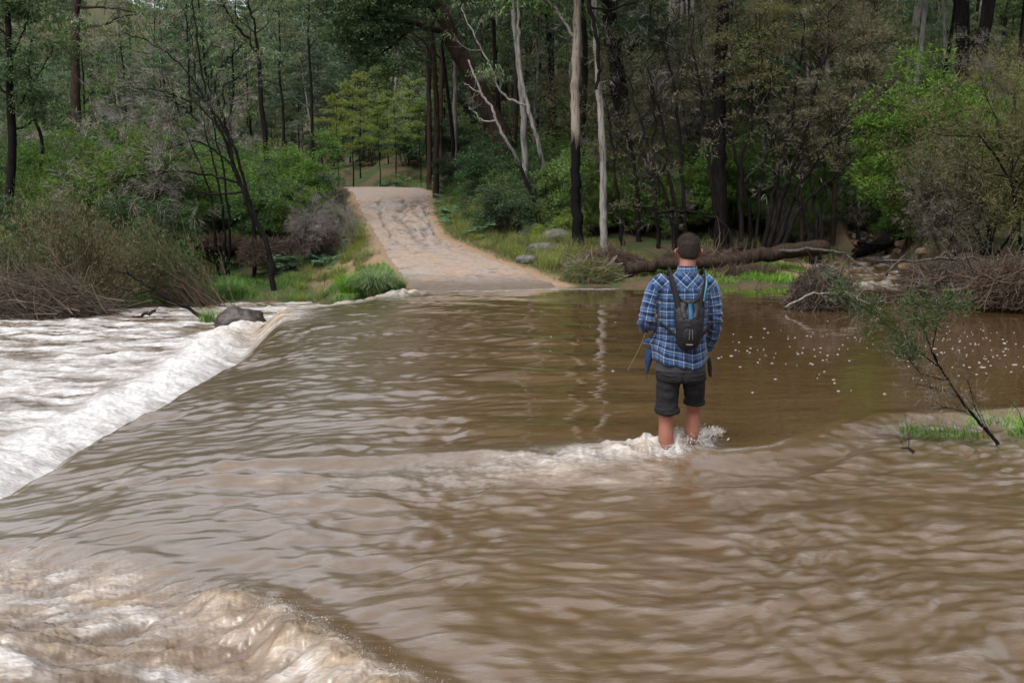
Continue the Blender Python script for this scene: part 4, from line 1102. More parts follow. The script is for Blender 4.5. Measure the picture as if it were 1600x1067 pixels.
def gp(u, Y, dz=0): 
    x = (u - 800) / 1555 * Y
    return (x, Y, hz(x, Y) + dz)
rock('boulder', gp(823, 26.8, .05), (.33, .28, .15), 1, 'low grey lichen boulder at the right edge of the track', M['rock'])
rock('boulder', gp(846, 28.2, .06), (.36, .30, .20), 2, 'grey boulder behind and right of the low trackside boulder', M['rock'])
rock('boulder', gp(868, 29.6, .10), (.46, .38, .26), 3, 'largest grey boulder, half hidden behind the thin dark stems', M['rock'])
rock('boulder', gp(832, 30.3, .18), (.33, .3, .28), 4, 'small grey boulder left of the largest one in the grass', M['rock'])
rock('boulder', gp(912, 25.6, .08), (.50, .35, .22), 5, 'pale grey boulder under the twiggy heap at the water edge', M['rock'])
rock('boulder', (-5.60, 20.4, -.58), (.55, .42, .38), 6, 'wet dark brown rock splitting the water at the far end of the fall', M['wetrock'])
rock('boulder', gp(492, 25.4, -.05), (.62, .4, .20), 7, 'smooth brown rock slab at the foot of the green left bank', M['clayrock'])
rngr = np.random.default_rng(3)
for i in range(34):
    Y = rngr.uniform(23.8, 33); cx = np.interp(Y, CRY, CRX) + rngr.choice([-1, 1]) * rngr.uniform(.5, 1.7)
    s = rngr.uniform(.07, .2)
    rock('creek_stone', (cx, Y, hz(cx, Y) + s * .2), (s * 1.3, s, s * .6), 100 + i, 'small reddish stone on the edge of the creek', M['clayrock'] if i % 3 else M['rock'], rngr.uniform(0, 6), group='stones along the creek')

# fallen log along the far bank
h = Hero('fallen_log', at(975, 428, 24.9), 'b_brown', 'long fallen log on the far bank behind the walker', cat='log', seed=201)
h.trunk(px([(975, 424), (1010, 416), (1060, 411), (1110, 409), (1160, 404), (1200, 398), (1240, 391), (1290, 386)], 24.7, 25.6), .14, .20, 14, rough=.10, wob=.02)
h.limb(px([(1200, 397), (1260, 389), (1310, 395), (1345, 415), (1368, 432)], 25.4, 23.6), .05, .015, kids=3, kl=.5); h.done(limbm='b_grey')
h = Hero('fallen_log', at(1405, 375, 28), 'b_black', 'dark broken log lying across the creek', cat='log', seed=202)
h.trunk(px([(1335, 396), (1355, 390), (1375, 383), (1405, 369)], 29, 30), .12, .24, 12, rough=.15); h.limb(px([(1340, 378), (1365, 382), (1398, 377)], 29), .06, .03, kids=3, kl=.4); h.done()

def heap(name, seed, c, rx, ry, rz_, n, ln, label, m='debris', dirb=(1, 0, 0), thick=(.005, .015), cat='debris pile', curl=.8, hair=3000, hl=.25, sp=.6, hm=None, sink=0):
    """a tangle of curved sticks, with finer twigs caught in it"""
    rng = np.random.default_rng(seed); mb = MB(); hb = MB()
    root = empty(name, c); tag(root, label, cat)
    db = nrm(np.array(dirb, float))
    for i in range(n):
        u = rng.normal(0, 1, 3); u /= np.linalg.norm(u); u *= rng.uniform(.2, 1) ** .5
        p = np.array([u[0] * rx, u[1] * ry, abs(u[2]) * rz_ - sink]); d = nrm(db * rng.choice([-1, 1]) + rng.normal(0, sp, 3) * np.array([1, 1, .6]))
        L = ln * rng.uniform(.4, 1.3); pts = [p - d * L / 2]; k = 6
        cv = rng.normal(0, curl, 3)
        for j in range(k): d = nrm(d + cv / k + rng.normal(0, .05, 3)); pts.append(pts[-1] + d * L / k)
        pts = [np.array([q[0], q[1], max(q[2], -sink - .1)]) for q in pts]
        r = rng.uniform(*thick)
        mb.tube(pts, np.linspace(r, r * .4, k + 1), 4, tone=rng.uniform(0, 1), cap=False)
    u = rng.normal(0, 1, (hair, 3)); u /= np.linalg.norm(u, axis=1)[:, None]; u *= (rng.uniform(.3, 1, hair) ** .4)[:, None]
    C = np.stack([u[:, 0] * rx, u[:, 1] * ry, np.abs(u[:, 2]) * rz_ - sink], 1)
    hb.leaves(C, db * rng.choice([-1, 1], hair)[:, None] + rng.normal(0, sp * 1.3, (hair, 3)), hl * rng.uniform(.4, 1.3, hair), .012, rng)
    mb.build('sticks', M[m], root, True); hb.build('twigs', M[hm or m], root)
    return root
W = lambda u, v, Y: at(u, v, Y)
heap('debris_heap', 301, W(955, 420, 25.6), .95, .5, .42, 140, 1.3, 'grey brown tangle of flood sticks at the left end of the fallen log', 'debris', (1, 0, -.25), hair=5000)
heap('twig_heap', 302, W(925, 440, 24.5), .75, .5, .50, 130, .8, 'low olive twiggy heap at the water edge beside the end of the track', 'twig', (.8, 0, .5), hair=6000, hm='olive')
heap('debris_heap', 303, W(1110, 412, 26.6), 1.7, .4, .30, 160, 1.1, 'brown leaf and stick litter caught on top of the fallen log', 'debris', (1, 0, .1), hair=5000)
heap('root_mass', 304, W(1160, 440, 24.9), 1.0, .3, .30, 150, .6, 'dark hanging roots and litter under the right part of the fallen log', 'debris', (.3, 0, 1), hair=7000)
heap('brush_clump', 305, W(1283, 485, 18.0), .62, .5, .78, 260, .75, 'rounded clump of dead brown brush standing in the calm pool', 'debris', (.5, 0, .8), hair=11000, hl=.2, thick=(.004, .012), sp=.8)
h = Hero('dead_branch', at(1245, 472, 17.7), 'b_pale', 'pale bare branch reaching right from the brush clump in the pool', cat='branch', seed=306)
h.limb(px([(1228, 480), (1262, 462), (1310, 457), (1345, 465)], 17.6, 17.3), .02, .008, kids=3, kl=.4); h.limb(px([(1300, 446), (1325, 458), (1345, 470), (1375, 484)], 17.6, 17.2), .022, .010, kids=5, kl=.4)
h.limb(px([(1280, 450), (1290, 430), (1310, 418)], 17.8), .012, .006, kids=3, kl=.3); h.done()
# right bank brush pile
heap('brush_pile', 307, W(1535, 468, 19.0), 1.55, .9, .55, 360, 1.2, 'long pile of flattened dark brush along the right bank', 'debris', (1, .1, .12), hair=9000, thick=(.006, .022))
heap('brush_pile', 308, W(1595, 470, 17.6), .9, .7, .75, 170, 1.1, 'heap of curved roots and straw at the right edge of the view', 'debris', (.7, 0, .6), hair=6000)
heap('litter_bank', 309, W(1478, 442, 21.0), .9, .9, .40, 200, .7, 'brown leaf litter and sticks left on the bank beside the creek mouth', 'debris', (1, 0, .2), hair=9000)
h = Hero('dead_branch', at(1520, 430, 18.6), 'b_grey', 'long bare grey branch arching over the right bank brush', cat='branch', seed=310)
h.limb(px([(1460, 405), (1490, 404), (1525, 405), (1560, 418), (1600, 430)], 18.8), .025, .010, kids=4, kl=.7); h.limb(px([(1380, 407), (1420, 408), (1460, 405), (1478, 396)], 18.9), .03, .012, kids=3, kl=.5)
h.limb(px([(1475, 396), (1500, 410), (1530, 422)], 18.7), .018, .008, kids=3, kl=.5); h.done()
for i, (P, l) in enumerate([([(1540, 450), (1570, 425), (1600, 405)], 'pale curved stick rising from the right bank brush'), ([(1385, 430), (1400, 412), (1420, 397)], 'short pale stick standing on the litter bank'), ([(1585, 492), (1597, 470), (1606, 440)], 'dark stick poking up at the right edge of the water'), ([(1480, 430), (1500, 470), (1530, 462)], 'bent stick lying in the middle of the right bank brush')]):
    h = Hero('stick', at(*P[0], 18.3), 'b_grey', l, cat='stick', seed=320 + i); h.limb(px(P, 18.3), .022, .008, kids=3, kl=.4); h.done()
h = Hero('stick', at(1190, 455, 19.5), 'b_grey', 'small forked twig sticking out of the calm pool right of the walker', cat='stick', seed=325)
h.limb(px([(1207, 468), (1190, 458), (1180, 452)], 19.5), .014, .005, kids=5, kl=.25); h.limb(px([(1195, 462), (1188, 468), (1180, 470)], 19.5), .01, .005); h.done()

# left side: root ball, sandy verge sticks
heap('root_ball', 330, W(398, 408, 28.2), .42, .35, .5, 130, .5, 'reddish brown root ball beside the leaning river tree', 'debris', (.2, 0, 1), hair=4500, thick=(.008, .02))
heap('debris_heap', 331, W(440, 392, 29.2), .85, .5, .28, 120, .8, 'low pile of dark flood litter behind the leaning river tree', 'debris', (1, 0, .1), hair=3500)
heap('debris_heap', 332, W(330, 385, 30), 1.3, .6, .3, 150, .9, 'low pile of brown flood litter on the flat left of the root ball', 'debris', (1, 0, .15), hair=4500)
heap('debris_heap', 333, W(500, 382, 29.5), .5, .4, .25, 60, .6, 'small dark litter pile on the left flat near the sandy verge', 'debris', (1, 0, .3), hair=2000)
heap('stick_mass', 334, W(45, 490, 22.6), 1.9, .8, .75, 420, 1.8, 'dark mass of matted sticks lying in the foam at the left edge', 'debris', (-1, 0, .35), hair=9000, thick=(.006, .016), sp=.4, hm='debris')

def fan(name, seed, c, n, H, dirs, spread, label, green='olive', straw='straw', gl=.6, r=.011, base=.35, gw=70, cat='reed shrub', clr=.26, glf=(.11, .018)):
    """shrub flattened by the flood: many thin stems fanned one way, green at the tips"""
    rng = np.random.default_rng(seed); sb = MB(); gb = MB(); hb = MB()
    root = empty(name, c); tag(root, label, cat)
    d0 = nrm(np.array(dirs, float)); TC = []
    for i in range(n):
        p = np.array([rng.normal(0, base), rng.normal(0, base * .8), -.15]); d = nrm(d0 + rng.normal(0, spread, 3) * np.array([1, .8, .8])); L = H * rng.uniform(.5, 1.15); k = 6; pts = [p]
        for j in range(k): d = nrm(d + rng.normal(0, .05, 3) + UP * .03); pts.append(pts[-1] + d * L / k)
        pts = [np.array([q[0], q[1], max(q[2], -.15)]) for q in pts]
        sb.tube(pts, np.linspace(r, r * .4, k + 1), 3, tone=rng.uniform(0, 1), cap=False)
        for j in range(2, k + 1):
            for m_ in range(5):
                hb.leaves([pts[j]], [d + rng.normal(0, .35, 3)], .3 * rng.uniform(.5, 1.2), .009, rng)
            if j / k > gl: TC.append((pts[j], d))
    for q, d in TC:
        m_ = int(gw * rng.uniform(.4, 1.2)); gb.leaves(q + rng.normal(0, clr * .5, (m_, 3)), d * .8 + rng.normal(0, .55, (m_, 3)), glf[0] * rng.uniform(.6, 1.4, m_), glf[1], rng)
    sb.build('stems', M[straw], root); hb.build('twigs', M[straw], root)
    if gb.n: gb.build('foliage', M[green], root)
fan('leaning_shrub', 340, W(325, 476, 25.0), 105, 2.6, (-.80, .1, .80), .20, 'big fan of brown stems with feathery green ends pushed left by the flood', 'shrub', gl=.5, gw=30, clr=.3)
fan('leaning_shrub', 341, W(150, 480, 23.8), 45, 2.0, (.25, .1, .9), .3, 'feathery yellow green shrub standing in the shallows left of the big fan', 'olive', gl=.4, gw=26, clr=.3)
fan('leaning_shrub', 342, W(118, 478, 23.5), 55, 2.8, (-.35, .1, 1.0), .15, 'tall bundle of brown stems leaning left with olive tips', 'olive', gl=.55, gw=40, clr=.35)
fan('leaning_shrub', 343, W(40, 470, 23.8), 50, 2.0, (-.5, .1, .8), .25, 'grey green flattened shrub behind the stick mass at the left edge', 'shrub', gl=.4, gw=40, clr=.3)
fan('leaning_shrub', 344, W(95, 482, 23.2), 60, 1.6, (-.9, 0, .55), .2, 'low brown fan of stems trailing over the stick mass', 'olive', gl=.7, gw=14)
fan('leaning_shrub', 345, W(230, 440, 27.0), 18, 1.5, (-.3, .1, .9), .3, 'olive shrub on the bank behind the big fan of stems', 'yellow', gl=.35, gw=50, clr=.3)
h = Hero('drift_branch', at(318, 494, 22), 'b_black', 'dark branch slanting up left out of the foam with a broken white stub', cat='branch', seed=350)
h.limb(px([(322, 498), (300, 485), (270, 470), (240, 453), (215, 437), (198, 425)], 22), .05, .018, kids=5, kl=.4); h.limb(px([(240, 453), (215, 458), (197, 452)], 22), .02, .008, kids=3, kl=.3)
h.limb(px([(215, 437), (190, 425), (165, 428)], 22), .016, .006, kids=4, kl=.4); h.limb(px([(240, 453), (241, 448)], 22), .02, .012, kids=0); h.done()
h = Hero('drift_branch', at(240, 492, 22.5), 'b_brown', 'short dark driftwood lump lying in the foam left of the slanting branch', cat='branch', seed=351)
h.limb(px([(205, 498), (220, 494), (235, 488), (243, 484)], 22.5), .05, .02, kids=3, kl=.3); h.done()
h = Hero('drift_branch', at(330, 438, 25.5), 'b_grey', 'bare grey branch lying on the green bank above the big fan of stems', cat='branch', seed=352)
h.limb(px([(338, 440), (315, 425), (290, 412), (278, 408)], 25.6), .03, .01, kids=3, kl=.4); h.done()
rngf = np.random.default_rng(9)
def tuftpatch(name, seed, c, rx, ry, n, H, label, mat='grass', w=.012, lean=.4, droop=.8, cat='grass patch', wind=(0, 0), onground=True):
    rng = np.random.default_rng(seed); mb = MB(); a = rng.uniform(0, 6.283, n); r = np.sqrt(rng.uniform(0, 1, n)); C = np.stack([np.cos(a) * r * rx, np.sin(a) * r * ry, np.zeros(n)], 1)
    k = fbm(C[:, 0] * 2 + seed, C[:, 1] * 2, seed, 2) > -.12
    C = C[k]
    if onground: C[:, 2] = height(C[:, 0] + c[0], C[:, 1] + c[1]) - c[2] - .02
    blades(rng, mb, C, H, w, lean, 4, droop, wind)
    o = mb.build(name, M[mat], loc=c); tag(o, label, cat); return o
tuftpatch('reed_tuft', 360, W(335, 503, 20.6), .30, .2, 330, .38, 'green tuft of grass growing beside the wet dark rock', 'grass', onground=False)
t = tuft(361, 1.0, 1500, .26, 'tussock', .014, .45, 1.5, 'tussock')
t.cat = 'tussock'
t.place((-3.16, 23.0, -.12), 0, 1.0, 'large drooping tussock beside the little waterfall at the foot of the track')
t2 = tuft(362, .6, 900, .35, 'grass', .012, .4, 1.0, 'tussock'); t2.cat = 'tussock'
t2.place((-3.75, 23.5, -.1), 0, 1.0, 'shorter green tussock just left of the large drooping one')
t2.place((-2.75, 23.35, -.05), 2, .7, 'small green tussock between the large one and the track')
t2.place((-7.6, 26.6, hz(-7.6, 26.6)), 1, 1.1, 'dark green tussock on the left bank behind the bare grey branch')
# grass carpets
def carpet(name, seed, n, ymin, ymax, cond, H, label, mat='grass', w=.011):
    rng = np.random.default_rng(seed); mb = MB(); y = np.sqrt(rng.uniform(ymin ** 2, ymax ** 2, n)); x = rng.uniform(-.58, .58, n) * y
    k = cond(x, y) & ~((x > np.interp(y, TRY, TRL) - .05) & (x < np.interp(y, TRY, TRR) + .05)); x = x[k]; y = y[k]
    z = height(x, y); 
    C = np.stack([x, y, z - .02], 1); blades(rng, mb, C, H * np.clip(.7 + .9 * fbm(x * .8, y * .8, seed, 2), .3, 1.6), w, .5, 3, .9)
    o = mb.build(name, M[mat]); tag(o, label, 'grass', kind='stuff')
def above(x, y, a=.0): return height(x, y) > np.where(x < -3.2, -.55 + a, .05 + a)
carpet('grass', 401, 150000, 22.5, 28.5, lambda x, y: (x < -2.6) & (x > -9.5) & above(x, y) & (fbm(x * .9, y * .9, 55, 3) > -.25) & ~((np.abs(x + 4.4) < 1.3) & (np.abs(y - 28) < 1.3)), .30, 'bright green grass covering the left bank')
carpet('grass', 402, 60000, 23.5, 26.2, lambda x, y: (x > 1.6) & (x < 7.6) & above(x, y) & (fbm(x * .8, y * .8, 56, 2) > -.12), .26, 'bright green grass at the water edge behind the walker')
carpet('meadow_grass', 403, 260000, 24.4, 44, lambda x, y: (x - np.interp(y, TRY, TRR) < 4.2) & (x > np.interp(y, TRY, TRR)) & above(x, y) & (fbm(x * 1.2, y * 1.2, 57, 3) > -.3), .34, 'yellow green grass on the right verge and slope of the track', 'grassy')
carpet('meadow_grass', 404, 90000, 26, 52, lambda x, y: (np.interp(y, TRY, TRL) - x < 2.2) & (x < np.interp(y, TRY, TRL)) & (fbm(x * 1.2, y * 1.2, 58, 3) > -.2), .30, 'rough grass along the left edge of the track', 'grassy')
carpet('meadow_grass', 405, 60000, 42.4, 53, lambda x, y: (x > -15) & (x < -4) & (y > 42.4 + .0 * x), .28, 'pale grass in the clearing behind the crest of the track', 'grassy', w=.016)
carpet('undergrowth', 406, 230000, 23, 42, lambda x, y: ((x < -8.5) | (x > 5.5)) & above(x, y, .1) & (fbm(x * .7, y * .7, 59, 3) > -.1) & (np.abs(x - np.interp(y, CRY, CRX)) > 1.1), .32, 'mixed green ground cover under the bank shrubs', 'grassy', w=.014)
# right bank big shrubs
for i, (u, Y, s, pr, l) in enumerate([(1455, 25.5, 1.35, 0, 'largest bright green rounded shrub on the right bank'), (1530, 27.5, 1.12, 0, 'tall bright green shrub below the two thick black trunks'), (1420, 27.5, 1.05, 1, 'bright green shrub beside the creek, left of the largest one'), (1590, 29, 1.25, 1, 'bright green shrub at the right edge below the black trunks'), (1490, 30, 1.2, 0, 'tall green shrub crown behind the largest right bank shrub'), (1400, 30, 1.1, 1, 'leafy green shrub above the bend of the creek')]):
    WAT[pr].place(gp(u, Y, -.1), i * 1.1, s, l)
for i, (u, Y, s, pr, l) in enumerate([(1545, 22.5, .62, 0, 'brown feathery tea tree overhanging the right bank brush pile'), (1608, 21.5, .8, 0, 'olive tea tree at the right edge of the view above the brush'), (1480, 23, .52, 1, 'small brown twiggy tea tree in front of the largest green shrub')]):
    TEA[pr].place(gp(u, Y, -.1), i * 2.1, s, l)
# post
h = Hero('wooden_post', gp(737, 35.5, -.2), 'b_brown', 'short weathered wooden post with a pale flat cap on the slope right of the track', cat='post', seed=380)
x, y, z = gp(737, 35.5)
mb = MB(); mb.tube([(x + .02, y, z - .2), (x, y, z + .25), (x + .01, y, z + .58)], .12, 8, rough=.05, rng=rngf); o = mb.build('shaft', M['b_brown'], h.root, True); o.matrix_parent_inverse = Matrix.Translation(-h.base)
mb = MB(); mb.tube([(x - .0, y, z + .582), (x + .02, y, z + .63)], [.155, .15], 8); o = mb.build('cap', M['b_pale'], h.root); o.matrix_parent_inverse = Matrix.Translation(-h.base)

# foreground branch leaning out of the flooded right edge, with its reed tuft
h = Hero('flooded_sapling', at(1558, 692, 7.45), 'b_black', 'leafy sapling bent left by the current at the near right edge', cat='sapling', seed=370)
h.tb = MB()
h.trunk(px([(1560, 694), (1545, 676), (1522, 650), (1500, 622), (1482, 595), (1466, 570), (1456, 550)], 7.45), .014, .0065, 6, wob=.002)
for P, r in [([(1470, 575), (1445, 556), (1420, 533), (1395, 515), (1378, 505)], .005), ([(1395, 515), (1370, 494), (1345, 480), (1315, 462)], .003), ([(1456, 550), (1462, 520), (1470, 495), (1478, 480)], .004), ([(1466, 570), (1450, 530), (1438, 505), (1428, 490)], .004), ([(1482, 595), (1460, 590), (1435, 580), (1420, 560)], .003), ([(1500, 622), (1475, 610), (1450, 605), (1432, 600)], .003), ([(1545, 676), (1530, 650), (1518, 615), (1512, 595)], .003), ([(1522, 650), (1495, 640), (1470, 635)], .003)]:
    h.limb(px(P, 7.45, 7.3), r * 1.3, .002, 5, wob=.003, kids=11, kl=.15, lvl=1, kr=.0016, spread=.5)
h.hair(5, .09, .0025, sp=.5)
tips = [t_ for t_ in h.tips if t_[0][2] + h.base[2] > .62]
for q, d in tips:
    n = 26; h.cb.leaves(q + h.rng.normal(0, .026, (n, 3)), d + h.rng.normal(0, .6, (n, 3)), .034 * h.rng.uniform(.6, 1.3, n), .006, h.rng)
h.done('shrub')
h = Hero('dead_twig', at(1418, 700, 7.2), 'b_brown', 'tiny dead bush with a dark knot standing in the ruffled water', cat='twig', seed=371)
h.tb = MB(); h.trunk(px([(1428, 706), (1418, 700), (1409, 700)], 7.2), .012, .006, 6, wob=.002)
for P in ([(1418, 702), (1412, 680), (1400, 655)], [(1420, 702), (1422, 675), (1425, 650)], [(1416, 702), (1405, 685), (1392, 670)], [(1420, 702), (1418, 670), (1412, 645)]): h.limb(px(P, 7.2), .0022, .001, 4, wob=.002, kids=5, kl=.07, kr=.0008)
h.done()
for i, (P, l) in enumerate([([(1545, 672), (1530, 640), (1520, 612)], 'thin dark twig with a seed knot rising left of the bent sapling foot'), ([(1600, 665), (1590, 640), (1565, 615)], 'thin bare twig at the right edge above the reed tuft')]):
    h = Hero('twig', at(*P[0], 7.6), 'b_brown', l, cat='twig', seed=375 + i); h.limb(px(P, 7.6), .004, .0015, 5, wob=.002, kids=4, kl=.06, kr=.001); h.done()
tuftpatch('reed_tuft', 372, (3.5, 7.75, -.03),   .42, .22, 520, .19, 'flattened green reeds trailing in the current at the near right edge', 'grass', .006, .5, 1.0, onground=False, wind=(-.7, -.2))
tuftpatch('reed_tuft', 373, (4.05, 7.85, -.02), .40, .28, 560, .22, 'second green reed tuft at the very right edge of the water', 'grass', .006, .6, 1.0, onground=False, wind=(-.3, 0))

HTS = {id(p_): max(max((v.co.z for v in me.vertices), default=0) for _, me in p_.parts) for p_ in GUM + SLIM}
def place_many(protos, spots, label, group, scr=(.8, 1.25), sink=.05, rng=rng0, tiltmax=.06):
    for i, (x, y) in enumerate(spots):
        pr = protos[int(rng.integers(len(protos)))]
        s = rng.uniform(*scr)
        H_ = HTS.get(id(pr), 0)
        if H_ > 4.5 and pr not in POLE:
            cap_ = np.interp(800 + 1555 * x / y, [-200, 480, 620, 900, 1200], [13.0, 13.0, 14.5, 19, 24])
            s = min(s, max(.35, (y * math.tan(R(cap_)) * rng.uniform(.93, 1.03) + 1.7 - hz(x, y)) / H_))
        pr.place((x, y, hz(x, y) - sink), rng.uniform(0, 6.28), s, label, group, tilt=(rng.normal(0, tiltmax), rng.normal(0, tiltmax)))

def on_track(x, y, m=.4):
    if y > 66 or y < 20: return False
    return np.interp(y, TRY, TRL) - m < x < np.interp(y, TRY, TRR) + m

def scatter(n, ymin, ymax, cond, mind=.6, rng=rng0, marg=1.15, tries=40):
    out = []
    k = 0
    while len(out) < n and k < n * tries:
        k += 1
        y = math.sqrt(rng.uniform(ymin ** 2, ymax ** 2)); x = rng.uniform(-.515 * marg, .515 * marg) * y
        if on_track(x, y) or not cond(x, y): continue
        if any((x - a) ** 2 + (y - b) ** 2 < mind ** 2 for a, b in out): continue
        out.append((x, y))
    return out
def uo(x, y): return 800 + 1555 * x / y           # photo column of a spot, for choosing the planting zones
def creek(x, y, m=1.6): return 20 < y < 40 and abs(x - np.interp(y, CRY, CRX)) < m
def lowflat(x, y): return 285 < uo(x, y) < 550 and y < 31
def behind_crest(x, y): return -14 < x < -4 and 40 < y < 53   # grassy clearing the track tops out in

# far hillside and forest
place_many(GUM, scatter(290, 88, 300, lambda x, y: True, 3.0, marg=1.25), 'gum tree in the forest that covers the far hillside', 'gum trees covering the far hillside', (.75, 1.15), .3)
place_many(GUM, scatter(130, 50, 92, lambda x, y: not (-13 < x < -5 and y < 60) and not (uo(x, y) < 500 and (y < 66 or rng0.random() < .45)), 2.4, marg=1.25), 'clump-crowned gum tree in the middle of the forest', 'gum trees in the middle of the forest', (.6, .95), .2)
place_many(SLIM[:1] + SLIM[2:], scatter(140, 40, 75, lambda x, y: not (-13 < x < -5 and y < 56), 1.8, marg=1.2), 'slender drooping gum sapling among the taller forest trees', 'slender gum saplings in the forest', (.7, 1.1))
# understorey
for j_, (pr_, n_, lab) in enumerate([(POLE[0], 22, 'tall thin black trunk among the gums right of the track'), (POLE[1], 12, 'tall thin pale trunk among the gums right of the track'), (POLE[2], 16, 'tall thin brown trunk among the gums right of the track')]):
    place_many([pr_], scatter(n_, 34, 62, lambda x, y: 640 < uo(x, y) < 1600 and x > -4.5 and not creek(x, y), 1.2), lab, ['black', 'pale', 'brown'][j_] + ' poles among the gums', (.8, 1.15), tiltmax=.05)
place_many(POLE[::2], scatter(16, 36, 60, lambda x, y: uo(x, y) < 520, 1.6), 'thin dark trunk standing in the forest left of the track', 'dark trunks left of the track', (.6, .8), tiltmax=.05)
place_many(SHR[:1] + SHR[2:3], scatter(190, 33, 62, lambda x, y: not behind_crest(x, y) and not on_track(x, y, 2.3), 1.1, marg=1.15), 'dense dark green shrub in the forest understorey', 'dark shrubs in the forest understorey', (.8, 1.3))
place_many(WAT, scatter(170, 30, 48, lambda x, y: uo(x, y) < 545 and uo(x, y) > 60 and not behind_crest(x, y) and not on_track(x, y, 2.2) and not lowflat(x, y), .8), 'bright green feathery shrub on the flat left of the track', 'bright green shrubs left of the track', (.6, 1.05))
place_many(WAT, scatter(110, 30, 46, lambda x, y: uo(x, y) > 880 and uo(x, y) < 1400 and not creek(x, y), 1.0), 'bright green shrub in the shade behind the dark thicket', 'green shrubs behind the dark thicket', (.6, 1.1))
place_many(SHR, scatter(150, 26.8, 38, lambda x, y: (uo(x, y) < 560 and x < -6.6 or uo(x, y) > 1330) and not creek(x, y) and not lowflat(x, y) and not on_track(x, y, 1.8), .8), 'low mixed green shrub behind the river bank', 'low shrubs behind the river bank', (.45, .95))
place_many(SHR, scatter(130, 29.5, 43, lambda x, y: 690 < uo(x, y) < 900 and not on_track(x, y, 1.1), .65), 'low shrub on the scrubby slope right of the track', 'low shrubs on the slope right of the track', (.35, .8))
place_many(BARE[:2], scatter(16, 30, 42, lambda x, y: (700 < uo(x, y) < 960 or 480 < uo(x, y) < 548) and not on_track(x, y, 1.1), .8), 'dry brown twiggy shrub beside the track slope', 'dry twiggy shrubs beside the track', (.4, .75))
place_many(FERN, scatter(60, 30, 44, lambda x, y: 685 < uo(x, y) < 900, .6), 'pale bluish green fern on the slope right of the track', 'ferns on the slope right of the track', (.7, 1.2))
place_many(FERN, scatter(36, 44, 52, lambda x, y: 540 < uo(x, y) < 700, .6), 'pale fern in the clearing behind the crest of the track', 'ferns behind the crest of the track', (.8, 1.3))
place_many(FERN, scatter(24, 29, 36, lambda x, y: 400 < uo(x, y) < 545, .6), 'green fern on the bank left of the track', 'ferns left of the track', (.7, 1.2))
place_many(TUF[:1], scatter(150, 25.5, 40, lambda x, y: 640 < uo(x, y) < 900 and x - np.interp(y, TRY, TRR) < 3.6, .4), 'yellow green grass tuft on the right verge of the track', 'grass tufts on the right verge of the track', (.6, 1.1))
place_many(TUF[:1], scatter(60, 42.5, 52, lambda x, y: 535 < uo(x, y) < 700, .5), 'grass tuft in the clearing behind the crest of the track', 'grass tufts behind the crest of the track', (.7, 1.2))
place_many(TUF[:1], scatter(70, 26, 40, lambda x, y: x > -14 and np.interp(y, TRY, TRL) - x < 2.4 and x < np.interp(y, TRY, TRL), .4), 'grass tuft along the left edge of the track', 'grass tufts along the left edge of the track', (.6, 1.1))
# saplings behind the crest
for i, (u, Y, s) in enumerate([(555, 50, .85), (597, 47, .62), (622, 52, .75), (566, 56, .95), (640, 55, .8), (532, 47, .7), (660, 50, .7), (610, 58, .9)]):
    x = (u - 800) / 1555 * Y
    SLIM[1].place((x, Y, hz(x, Y) - .1), i * 1.3, s, 'small yellow green sapling on a thin black trunk behind the crest of the track', 'saplings behind the crest of the track')
# tall crowns above the right bank
for i, (u, Y) in enumerate([(1260, 42), (1405, 44), (1580, 35), (1700, 27), (1850, 24), (2000, 21), (1760, 34), (1040, 44)]):
    x = (u - 800) / 1555 * Y
    TALL[i % 3].place((x, Y, hz(x, Y) - .3), i * 1.9, .95 + .05 * (i % 4), 'very tall gum whose crown rises above the thicket of the right bank', 'tall gums of the right bank')
# tea trees and bare shrubs of the thicket
place_many(TEA, scatter(6, 31, 38, lambda x, y: 960 < uo(x, y) < 1390 and not creek(x, y), 1.3), 'many-stemmed tea tree in the dark thicket behind the fallen log', 'tea trees of the dark thicket', (.8, 1.25))
place_many(TEA, scatter(6, 26, 34, lambda x, y: uo(x, y) > 1440 and not creek(x, y), 1.2), 'brownish tea tree on the right bank', 'tea trees on the right bank', (.55, .9))
place_many(BARE, scatter(7, 29, 36, lambda x, y: 900 < uo(x, y) < 1400 and not creek(x, y), 1.0), 'bare grey twiggy shrub at the foot of the dark thicket', 'bare shrubs in the dark thicket', (.4, .8))
place_many(BARE, scatter(12, 28, 42, lambda x, y: uo(x, y) < 470 and x < -6.5 and not lowflat(x, y), 1.2), 'bare grey twiggy shrub on the left bank flat', 'bare shrubs on the left flat', (.6, 1.3))

# ================================================================ the walker
def ell_loft(mb, secs, k=28, close=True, power=1.0):
    """secs: list of (x,y,z, rx, ry[, tiltx, tilty]) rings stacked in order; closed by shrinking end rings"""
    rings = []
    secs = [tuple(s_) + (0, 0) if len(s_) == 5 else tuple(s_) for s_ in secs]
    if close:
        a = secs[0]; b = secs[-1]
        secs = [(a[0], a[1], a[2], a[3] * .02, a[4] * .02, a[5], a[6])] + secs + [(b[0], b[1], b[2], b[3] * .02, b[4] * .02, b[5], b[6])]
    an = np.arange(k) * 2 * math.pi / k
    for (x, y, z, rx, ry, tx, ty) in secs:
        cx = np.sign(np.cos(an)) * np.abs(np.cos(an)) ** power * rx; cy = np.sign(np.sin(an)) * np.abs(np.sin(an)) ** power * ry
        rings.append(np.stack([x + cx, y + cy, z + cx * tx + cy * ty], 1))
    V = np.concatenate(rings); n = len(rings)
    i = np.arange(n - 1)[:, None] * k; j = np.arange(k)[None]; j2 = (j + 1) % k
    mb.add(V, np.stack([i + j, i + j2, i + k + j2, i + k + j], -1).reshape(-1, 4), .5)

